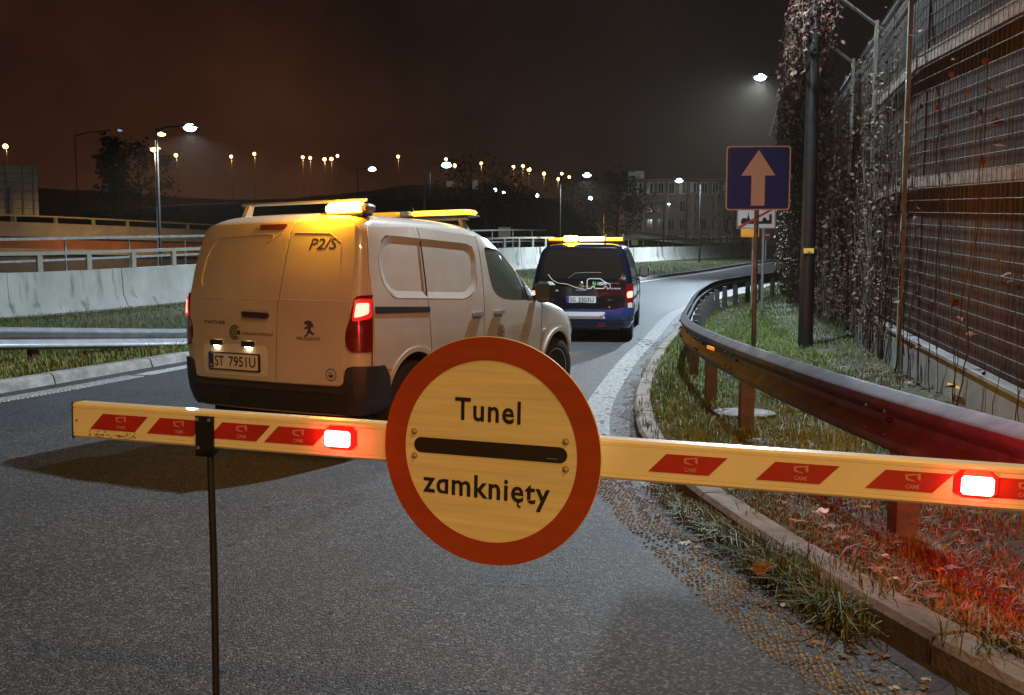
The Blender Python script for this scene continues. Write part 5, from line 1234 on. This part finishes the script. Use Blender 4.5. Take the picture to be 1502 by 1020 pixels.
while len(P1)+len(P2_) < 105000:
    y = 2.0*math.exp(random.random()*math.log(34/2.0)); k = x_at(kr, y); w_ = x_at(wl, y)
    if w_-k < .4: continue
    x = random.uniform(k+.15, w_-.07); d = (x-k)/(w_-k)
    if (x-cc.x)**2/.27**2+(y-cc.y)**2/.23**2 < random.uniform(.55, 1): continue
    bare = d*1.25+.30*noise2(x, y, 1.6)+(.22 if y < 9.5 else (-.25 if y < 24 else -.4))
    if random.random() < max(0, bare-.55)*1.5: continue
    h = random.uniform(.03, .085)*(1+.35*noise2(x, y, 3.1))*(1+.012*y)*(.62 if y < 6 else 1)
    if x-k < .5 and y > 6 and random.random() < .3: h *= 1.5
    pz = verge_z(x, y)-.005
    dry = y < 5.8 or d > .8
    if (dry and random.random() < .8) or random.random() < .12: P2_.append((x, y, pz)); H2.append(max(.02, h))
    else: P1.append((x, y, pz)); H1.append(max(.02, h))
tag(blades('grass', np.array(P1), np.array(H1), .007, M_gr), 'short green grass on the right-hand verge', 'grass')
tag(blades('dry_grass', np.array(P2_), np.array(H2), .007, M_gr2, .8), 'yellowing dry grass near the barrier and the wall', 'grass')
# long tufts growing over the kerb
P, Hh = [], []
for i in range(330):
    y = random.choice([random.uniform(3.25, 4.9), random.uniform(3.2, 4.4), random.uniform(4.6, 5.6)]); k = x_at(kr, y); cx_ = k+random.uniform(-.13, .0); sc0 = (.38+.5*max(0, 1-abs(y-3.7)/1.3))*random.choice((.6, 1, 1.15))
    for j in range(random.randint(8, 22)):
        P.append((cx_+random.gauss(0, .035), y+random.gauss(0, .035), base(cx_, y)+(.0 if cx_ < k else .10))); Hh.append(random.uniform(.07, .23)*sc0)
for i in range(60):
    y = random.uniform(1.9, 12); k = x_at(kr, y); cx_ = k+random.uniform(.02, .2)
    for j in range(10): P.append((cx_+random.gauss(0, .03), y+random.gauss(0, .03), base(cx_, y)+.10)); Hh.append(random.uniform(.05, .14))
tag(blades('weeds', np.array(P), np.array(Hh), .0065, M('weed_blades', (.07, .09, .03), .6, isl=[(0, (.045, .070, .016)), (.5, (.09, .12, .03)), (.8, (.16, .14, .05)), (1, (.22, .15, .07))]), .95), 'long unkempt grass growing over the right kerb', 'weeds')
# left verge
P, Hh = [], []
while len(P) < 42000:
    y = 8.5*math.exp(random.random()*math.log(60/8.5)); a_, b_ = bar_in(y)+.6, kl_in(y)
    if b_-a_ < .3: continue
    x = random.uniform(max(a_, -y*.62-1), b_)
    if y > 34 and random.random() < .3: continue
    P.append((x, y, lverge_z(x, y))); Hh.append(random.uniform(.04, .10)*(1+.4*noise2(x, y, 2.0))*(1+.015*y)*(1.7 if b_-x < .5 and random.random() < .3 else 1))
P = np.array(P); Hh = np.maximum(.03, np.array(Hh)); o = blades('grass', P, Hh, .012, M_gr2.copy() if False else M('left_verge_blades', (.07, .09, .03), .6, isl=[(0, (.095, .110, .012)), (.5, (.15, .165, .018)), (.8, (.23, .20, .04)), (1, (.28, .20, .07))]), .6); tag(o, 'rough grass between the left kerb and the concrete barrier', 'grass')
# fallen leaves and scraps in the gutter and on the verge
M_fall = M('fallen_leaves', (.2, .12, .05), .75, isl=[(0, (.06, .03, .015)), (.35, (.15, .075, .03)), (.6, (.20, .115, .05)), (.84, (.12, .08, .05)), (.9, (.40, .36, .29)), (1, (.10, .05, .025))])
def flat_leaf(m, x, y, z, s):
    a = random.uniform(0, 6.28); n = 7; V = [(0, 0, .012*s/.05)]
    for i in range(n*2):
        t = a+math.pi*i/n; r = s*(1 if i % 2 == 0 else .78)*random.uniform(.6, 1.1); V.append((r*math.cos(t), r*math.sin(t)*.7, random.uniform(.0, .5)*s))
    tl = random.gauss(0, .2); V = [(x+p[0], y+p[1], z+.004+p[2]*.7+abs(tl)*s*.2) for p in V]
    m.add(V, [(0, 1+i, 1+(i+1) % (n*2)) for i in range(n*2)])
m = MB()
for i in range(900):
    y = 1.9*math.exp(random.random()*math.log(16/1.9)); k = x_at(kr, y)
    if random.random() < .62: x = k-abs(random.gauss(0, .16))-.015; z = base(x, y)
    else: x = random.uniform(k+.15, x_at(wl, y)-.1); z = verge_z(x, y)+.03
    flat_leaf(m, x, y, z, random.uniform(.010, .030) if x < k else random.uniform(.02, .05))
for i in range(160):
    y = random.uniform(6, 12); x = x_at(wl, y)-abs(random.gauss(0, .35))-.1; flat_leaf(m, x, y, verge_z(x, y)+.02, random.uniform(.02, .055))
for i in range(60):
    y = random.uniform(2.2, 9); x = random.uniform(-3.5, x_at(kr, y)-.3); flat_leaf(m, x, y, base(x, y), random.uniform(.006, .014))
for i in range(90):
    g = on_ground(958+random.gauss(0, 9), 505+random.gauss(0, 3.5)); flat_leaf(m, g.x, g.y, g.z, random.uniform(.02, .045))
o = m.build('fallen_leaves', M_fall, fix=False); o['kind'] = 'stuff'; tag(o, 'scattered brown and pale fallen leaves along the right kerb', 'leaves')
M_pale = M('pale_leaf', (.58, .56, .50), .6, var=.15, vscale=30); M_orl = M('orange_leaf', (.16, .065, .02), .7, var=.35, vscale=30)
for (u, v, s, mt, lb_, up) in ((1200, 757, .060, M_pale, 'large pale crumpled leaf in the grass under the middle of the boom', .05), (1005, 801, .030, M_pale, 'pale leaf lying on the asphalt beside the overgrown kerb', .0), (1116, 838, .05, M_orl, 'upright orange-brown leaf caught in the long kerb grass', .10), (1386, 850, .035, M_pale, 'pale leaf in the red-lit grass at the lower right', .05), (1190, 945, .018, M_orl, 'tan leaf on the asphalt by the lower kerb', .0)):
    g = on_ground(u, v, up); m = MB(); random.seed(int(u)); flat_leaf(m, 0, 0, 0, s); flat_leaf(m, s*.5, s*.2, s*.15, s*.7)
    o = m.build('fallen_leaf', mt, fix=False, loc=(g.x, g.y, g.z+.006), rot=((R(50), 0, 0) if mt is M_orl and up else (R(12), 0, 0))); tag(o, lb_, 'leaf')
random.seed(11)

# ------------------------------------------------------------------ left background: elevated road, billboard, embankment
M_par = M('grey_parapet', (.30, .27, .28), .8, var=.2, vscale=.8)
M_redw = M('red_brown_wall', (.27, .10, .06), .85, var=.25, vscale=.6)
ew = spline([(-60, 26), (-42, 34.5), (-26.5, 45.5), (-19, 55), (-11, 68), (-2, 86), (6, 104)], 1.0)
tw = thing('elevated_road_wall', 'long retaining wall of an elevated road with grey parapet and red-brown facing', 'retaining wall', (0, 0, 0))
zc = lambda x, y: 0.
MB().sweep(ew, [(.25, 3.2), (.25, 3.95), (-.2, 3.95), (-.2, 3.2)], zc).build('parapet', M_par, tw)
MB().sweep(ew, [(.08, 2.60), (.08, 3.2), (-.3, 3.2), (-.3, 2.60)], zc).build('facing', M_redw, tw)
MB().sweep(ew, [(.30, 2.32), (.30, 2.60), (-.3, 2.60), (-.3, 2.32)], zc).build('ledge', M_par, tw)
MB().sweep(ew, [(.05, -.6), (.05, 2.32), (-.3, 2.32), (-.3, -.6)], zc).build('lower_wall', M('dark_lower_wall', (.10, .09, .085), .9, var=.3, vscale=.7), tw)
rl = thing('parapet_railing', 'thin pale railing along the top of the elevated road wall', 'railing', (0, 0, 0))
MB().sweep(ew, [(-.03, 4.26), (.03, 4.26), (.03, 4.34), (-.03, 4.34)], zc).build('top_rail', M_railp, rl)
for x, y in ew[10:96:2]: MB().box((x, y, 4.1), (.14, .14, .34)).build('post', M_railp, rl)
struct(MB().sweep(ew, [(-.3, 3.0), (-14, 3.0), (-14, 2.8), (-.3, 2.8)], zc).build('elevated_road', M_asph))
# back of a large road sign
B0 = at_y(28, 280, 47); bl = thing('billboard', 'back of a big white road sign panel on a post at the left edge', 'billboard', (at_y(17, 300, 47).x, 47, 3), R(24))
wB, hB = 3.4, 1.33; zB = B0.z-3
M_bk = M('pale_sign_back', (.72, .62, .56), .6, var=.15)
MB().box((-.45, .08, zB), (wB, .06, hB*2)).build('panel', M_bk, bl)
for x in (-1.75, -1.0, -.22, .55, 1.05): MB().box((x, .02, zB), (.07, .06, hB*2)).build('rib', M_galv2, bl)
for z in (-.9, -.45, 0, .45, .9): MB().box((-.45, .045, zB+z), (wB, .012, .04)).build('seam', M_galv2, bl)
MB().box((-.45, -.02, zB), (wB*.8, .07, .09)).build('beam', M_bar, bl)
for x in (0, -1.8): MB().box((x, -.07, (zB+.1)/2), (.16, .14, zB+.4)).build('post', M_bar, bl)
# embankment with a pale kerb line
emb = [(at_y(u, v, Y).x, Y) for u, v, Y in ((-260, 330, 92), (180, 309, 98), (370, 297, 108), (600, 287, 122), (830, 292, 138))]
eb = spline(emb, 2.0)
def ebz(x, y): return np.interp(x, [p[0] for p in emb], [at_y(-260, 330, 92).z, at_y(180, 309, 98).z, at_y(370, 297, 108).z, at_y(600, 287, 122).z, at_y(830, 292, 138).z]).item()
M_eb = M('dark_slope', (.060, .055, .030), .95, col2=(.030, .026, .018), vscale=.25, bump=.6, bscale=3, bdist=.2)
struct(MB().sweep(eb, [(16, -11), (.6, -.6), (-1, -.6), (-1, -11)], ebz, closed=False).build('embankment', M_eb))
pw_ = MB().sweep(eb, [(.5, -.65), (.5, 0), (.1, 0), (.1, -.65)], ebz).build('parapet_wall', M('pale_parapet', (.40, .30, .18), .8, col2=(.12, .08, .05), vscale=.35)); tag(pw_, 'long low pale parapet along the top of the dark embankment', 'wall')
# hillside
def hillz(x, y):
    t = max(0, y-130); z = 7.5+.115*t+3.5*math.sin(x*.013+.6)+2.5*math.sin(x*.031+y*.02); f_ = 1/(1+math.exp((x-25)/12))
    return base(x, 130)*.0+4.5+(z-4.5)*f_*min(1, t/40+.35)
m = MB(); xs = list(range(-420, 181, 10)); ys = list(range(132, 420, 10))
for y in ys:
    for x in xs: m.v.append((x, y, hillz(x, y)+random.uniform(-.6, .6)))
for j in range(len(ys)-1):
    for i in range(len(xs)-1): a = j*len(xs)+i; m.f.append((a, a+1, a+1+len(xs), a+len(xs))); m.mi.append(0)
struct(m.build('hill', M_eb, smooth=True))
# ------------------------------------------------------------------ trees
M_bark = M('bark', (.05, .038, .028), .9, bump=.5, bscale=20)
M_lf = M('dark_foliage', (.05, .07, .02), .7, isl=[(0, (.022, .036, .010)), (.5, (.045, .060, .016)), (.85, (.080, .070, .020)), (1, (.11, .06, .02))])
def tree(p, h, w, label, n=900, conical=False, sz=.35):
    t = thing('tree', label, 'tree', tuple(p), random.uniform(0, 6), 'trees beyond the road')
    m = MB(); m.tube([(0, 0, -.5), (.1, 0, h*.3), (.0, .1, h*.6), (.05, 0, h*.9)], .1, 6, rads=[h*.022, h*.018, h*.012, h*.004])
    for i in range(9):
        a = random.uniform(0, 6.28); z = h*random.uniform(.25, .7); L = w*.45*random.uniform(.6, 1); m.tube([(0, 0, z), (L*.5*math.cos(a), L*.5*math.sin(a), z+L*.3), (L*math.cos(a), L*math.sin(a), z+L*.7)], .05, 5, rads=[h*.008, h*.005, h*.002])
    m.build('trunk', M_bark, t, fix=False); m = MB()
    cl = []
    for i in range(26):
        z = random.uniform(.22, 1.); r = (w/2)*((1-z)*1.1+.08 if conical else math.sqrt(max(.05, 1-((z-.58)/.45)**2))); a = random.uniform(0, 6.28); q = r*random.random()**.5
        cl.append((q*math.cos(a), q*math.sin(a), z*h))
    for i in range(n):
        c = random.choice(cl); s = w*.10
        leaf_v(m, (c[0]+random.gauss(0, s), c[1]+random.gauss(0, s), c[2]+random.gauss(0, s*.8)), sz*random.uniform(.6, 1.3))
    m.build('crown', M_lf, t, fix=False); return t
for (u, v, Y, h, w, lb, con) in ((168, 318, 74, 6.2, 3.6, 'small conical tree behind the elevated road railing left of the grey lamp post', True), (205, 312, 90, 6.5, 6, 'low round tree right beside the grey lamp post', False), 
        (905, 368, 112, 9.5, 8, 'dark tree left of the apartment block', False), (1090, 366, 128, 11, 8, 'dark tree right of the apartment block behind the arrow sign', False), (755, 345, 118, 8, 9, 'dark tree between the two vans', False), (690, 330, 126, 9, 10, 'wide dark tree behind the windscreen of the white van', False), (860, 345, 134, 9, 9, 'dark tree behind the roof of the blue van', False)):
    g = at_y(u, v, Y); tree(g, h, w, lb, 1100, con, .42)
# ------------------------------------------------------------------ apartment block
bp = at_y(992, 362, 150); bt_ = thing('apartment_block', 'dark brick apartment block with pale upper windows behind the far road', 'building', (bp.x, 150, bp.z-1.2), R(-4))
M_brk = M('dark_brick', (.17, .10, .065), .9, var=.3, vscale=.5, bump=.2, bscale=8)
M_win = M('dark_pane', (.012, .013, .015), .15)
M_frm = M('pale_window_frame', (.50, .47, .42), .7, var=.25, vscale=1)
wb, hb, db = 18.5, 12.2, 11
MB().box((0, db/2, hb/2-.5), (wb, db, hb+1)).build('wall', M_brk, bt_)
MB().box((0, db/2, hb+.12), (wb+.7, db+.7, .28)).build('roof', M('roof_edge', (.14, .12, .10), .8), bt_)
MB().box((-6.8, .9, hb+.9), (2.6, 1.8, 1.4)).build('dormer', M_frm, bt_)
for x in (-9.0, -5.6, -1.6, 2.6, 6.4, 9.0): MB().box((x, -.08, hb*.42), (.55, .30, hb*.84)).build('pilaster', M('pilaster_brick', (.24, .16, .12), .9, var=.2), bt_)
for fl in range(4):
    z = 1.9+fl*3.0
    for k in range(10):
        x = -8.1+k*1.8
        if fl == 2 and k % 3 == 1: continue
        w_ = .85; h_ = 1.75 if fl != 0 else 1.9
        fr = MB(); fr.box((x-w_/2-.06, -.06, z), (.12, .14, h_+.2)); fr.box((x+w_/2+.06, -.06, z), (.12, .14, h_+.2)); fr.box((x, -.06, z+h_/2+.05), (w_, .14, .10)); fr.box((x, -.06, z-h_/2-.05), (w_, .14, .10)); fr.box((x, -.05, z), (.07, .10, h_))
        if fl in (0, 3) and k % 4 in (1, 2): fr.box((x-.24, -.035, z), (.30, .03, h_*.96))
        f_ = fr.build('window', M_frm if fl in (0, 3) else M('dim_window_frame', (.22, .19, .16), .8), bt_)
        MB().box((x, -.02, z), (w_, .03, h_)).build('pane', M_win, f_)
MB().box((0, -2.4, 1.0), (wb+9, .12, 1.6)).build('front_fence', M('dark_fence', (.03, .032, .03), .8, var=.3), bt_)
# ------------------------------------------------------------------ small things along the far road
fr_ = thing('fence', 'pale low railing along the road above the far barrier', 'fence', (0, 0, 0))
fp = [p for p in offs(bar, -3.2) if 62 < p[1] < 106]
MB().sweep(fp, [(-.04, 1.60), (.04, 1.60), (.04, 1.72), (-.04, 1.72)], base).build('rail', M_railp, fr_)
for i in range(0, len(fp), 5): MB().box((*fp[i], base(*fp[i])+1.0), (.08, .08, 1.5)).build('post', M_railp, fr_)
def far_sign(u, v, Y, w, h, mat, label, round_=False, tri=False):
    p = at_y(u, v, Y); g = base(p.x, Y) if Y < 120 else hillz(p.x, Y); g = min(g, p.z-.5)
    t = thing('road_sign', label, 'road sign', (p.x, Y, g), 0); hh = p.z-g
    MB().tube([(0, .06, -.3), (0, .06, hh)], .05, 6).build('pole', M_galv2, t, True)
    if round_: MB().lathe([(w/2, .03), (w/2, 0), (.0001, 0)], (0, 0, hh), 'Y', 20).build('panel', mat, t)
    elif tri: MB().prism([(-w/2, hh-h/2), (w/2, hh-h/2), (0, hh+h/2)], 0, .03, lambda x, z, y: (x, y, z)).build('panel', mat, t)
    else: MB().box((0, 0, hh), (w, .04, h)).build('panel', mat, t)
    return t
M_wsg = M('pale_far_sign', (.62, .60, .52), .6, emit=(1, .9, .7), es=.06, sample=False)  # slight emission lightens these far pale things, none of them a lamp
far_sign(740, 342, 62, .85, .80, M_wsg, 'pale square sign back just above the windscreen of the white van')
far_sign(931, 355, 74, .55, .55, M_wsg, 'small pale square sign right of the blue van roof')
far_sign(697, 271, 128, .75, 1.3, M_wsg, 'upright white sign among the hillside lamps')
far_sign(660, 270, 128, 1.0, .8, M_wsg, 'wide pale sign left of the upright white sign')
far_sign(755, 275, 128, .6, 1.1, M('orange_far_sign', (.6, .25, .05), .6, emit=(1, .4, .08), es=.15, sample=False), 'small orange sign above the gap between the vans')  # glow in the material brightens the orange panel
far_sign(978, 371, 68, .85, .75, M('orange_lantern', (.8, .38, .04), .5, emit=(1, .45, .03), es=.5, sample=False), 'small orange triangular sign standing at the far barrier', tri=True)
q_ = far_sign(1124, 345, 70, .75, .75, M('sign_red_far', (.45, .04, .035), .5), 'small round red sign far behind the yellow plate', round_=True)
MB().box((0, -.012, q_['_h'] if '_h' in q_ else at_y(1124, 345, 70).z-q_.location.z), (.5, .016, .13)).build('white_bar', M_swhite, q_)
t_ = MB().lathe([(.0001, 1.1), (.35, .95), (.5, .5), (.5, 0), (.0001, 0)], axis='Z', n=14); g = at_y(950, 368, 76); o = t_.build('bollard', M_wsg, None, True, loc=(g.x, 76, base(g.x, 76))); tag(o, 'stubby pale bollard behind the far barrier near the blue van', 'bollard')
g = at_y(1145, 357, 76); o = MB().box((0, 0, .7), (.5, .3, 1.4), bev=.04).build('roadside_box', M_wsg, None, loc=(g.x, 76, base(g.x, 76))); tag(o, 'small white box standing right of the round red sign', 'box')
# plain poles whose lamps are out of sight or unlit
hz = 0
def bare_pole(u, v0, v1, Y, label, r=.05):
    a = at_y(u, v0, Y); b = at_y(u, v1, Y); t = MB().tube([(0, 0, 0), (0, 0, a.z-b.z)], r, 8, rads=[r*1.3, r*.8]).build('bare_pole', M('dim_grey_pole', (.20, .19, .18), .6), None, True, loc=tuple(b)); tag(t, label, 'pole', 'unlit poles beyond the vans')
bare_pole(623, 254, 336, 46, 'bare grey pole rising behind the white van roof', .045)
bare_pole(713, 284, 352, 66, 'thin dark pole behind the windscreen of the white van', .05)
bare_pole(1006, 272, 366, 120, 'thin pole in front of the right part of the apartment block', .09)
bare_pole(973, 292, 370, 96, 'thin pole in front of the left part of the apartment block', .06)
# ------------------------------------------------------------------ lamps on the far left mast and over the hillside
p1, p2 = at_y(237, 198, 44), at_y(226.5, 221, 44)
street_lamp(p1, (at_y(231.5, 300, 44).x, 44, .3), 'grey street lamp post with two amber heads rising behind the elevated wall', 'amber street lamps', hs=.55, pole_r=.085, head_mat=M_sod, power=1200, col=SODIUM, double=p2, pole_mat=M('bluish_grey_mast', (.30, .30, .33), .5, .3))
p = at_y(176, 192, 60); street_lamp(p, (p.x-4, 62, 3.0), 'unlit lamp head catching light beside the two-headed amber lamp', 'amber street lamps', hs=.5, pole_r=.04, head_mat=M('unlit_lens', (.75, .78, .8), .3, emit=(.8, .9, 1), es=.35, sample=False))  # faint emission on the lens stands in for the light it catches
AMB = [(8, 215, 6), (167, 239, 6.5), (258, 228, 4.5), (339, 230, 4), (373, 226, 4.2), (444, 231, 4), (455, 232, 4), (476, 234, 4.5), (486, 233.5, 4.5), (495, 229, 3.8), (584, 230, 4), (654, 234, 4), (667, 243, 4.5), (706, 240, 4), (753, 245, 4), (767, 244, 4.2), (776, 249, 5), (798, 255, 4.2), (819, 263, 4), (824, 255, 3.6), (835, 260, 3.6)]
WHT = [(726, 279, 4.5), (739, 283, 4.2), (866, 291, 5), (788, 287, 4.2), (157, 276, 2.6), (1163, 316, 2.4)]
def hill_lamp(u, v, px, mat, label, grp, pw=0):
    best = None
    for Y in range(136, 400, 4):
        p = at_y(u, v, Y); d = p.z-hillz(p.x, Y)
        if best is None or abs(d-8) < best[0]: best = (abs(d-8), Y)
    Y = best[1]; p = at_y(u, v, Y); g = hillz(p.x, Y); g = min(g, p.z-4)
    r = px*.5*Y/F*1.15  # lens swollen beyond lamp size to hold its glare
    street_lamp(p, (p.x, Y+.3, g-.5), label, grp, kind='globe', hs=r, pole_r=.045, power=pw, col=SODIUM if pw else LED, head_mat=mat, pole_mat=M('dim_pole', (.012, .010, .008), .8))
ORD = ['leftmost']+[w+' from the left' for w in 'second third fourth fifth sixth seventh eighth ninth tenth eleventh twelfth thirteenth fourteenth fifteenth sixteenth seventeenth eighteenth nineteenth twentieth'.split()]+['rightmost']
for (u, v, px), o in zip(AMB, ORD): hill_lamp(u, v, px, M_sod if px > 4.3 else M_sod_s, f'distant amber street lamp on the dark hillside, {o} of its row' if 'most' in o else f'distant amber street lamp on the dark hillside, {o} in its row', 'amber lamps on the hillside', 1500 if px > 3.9 else 0)
WL = ['small white lamp directly above the gap between the vans', 'dimmer white lamp just right of the one above the gap between the vans', 'small white lamp below the bright LED over the blue van', 'yellowish white lamp left of the beacon of the blue van', 'tiny white lamp under the left amber hillside lamps', 'tiny white lamp right of the blue arrow sign']
for (u, v, px), lb in zip(WHT, WL): hill_lamp(u, v, px, M_led_far, lb, 'small white lamps in the distance')

p = at_y(981, 300, 136); street_lamp(p, (p.x, p.y, hillz(p.x, p.y)), 'low white street lamp right in front of the brick apartment block', LEDG, hs=.6, power=3200, aim=(0, .7, -.5), head_mat=M_led_far)

# ------------------------------------------------------------------ thin haze added to give the lamps halos
m_ = bpy.data.materials.new('haze_air'); m_.use_nodes = True; t = m_.node_tree; t.nodes.clear()
o_ = N(t, 'ShaderNodeOutputMaterial'); pv = N(t, 'ShaderNodeVolumePrincipled'); pv.inputs['Color'].default_value = (.95, .80, .62, 1); pv.inputs['Density'].default_value = .00032; pv.inputs['Anisotropy'].default_value = .35
t.links.new(pv.outputs[0], o_.inputs['Volume'])
m = MB(); m.box((-120, 195, 30), (640, 470, 84)); hz_ = m.build('haze', m_); hz_['kind'] = 'stuff'; tag(hz_, 'thin damp night air around the road', 'haze')
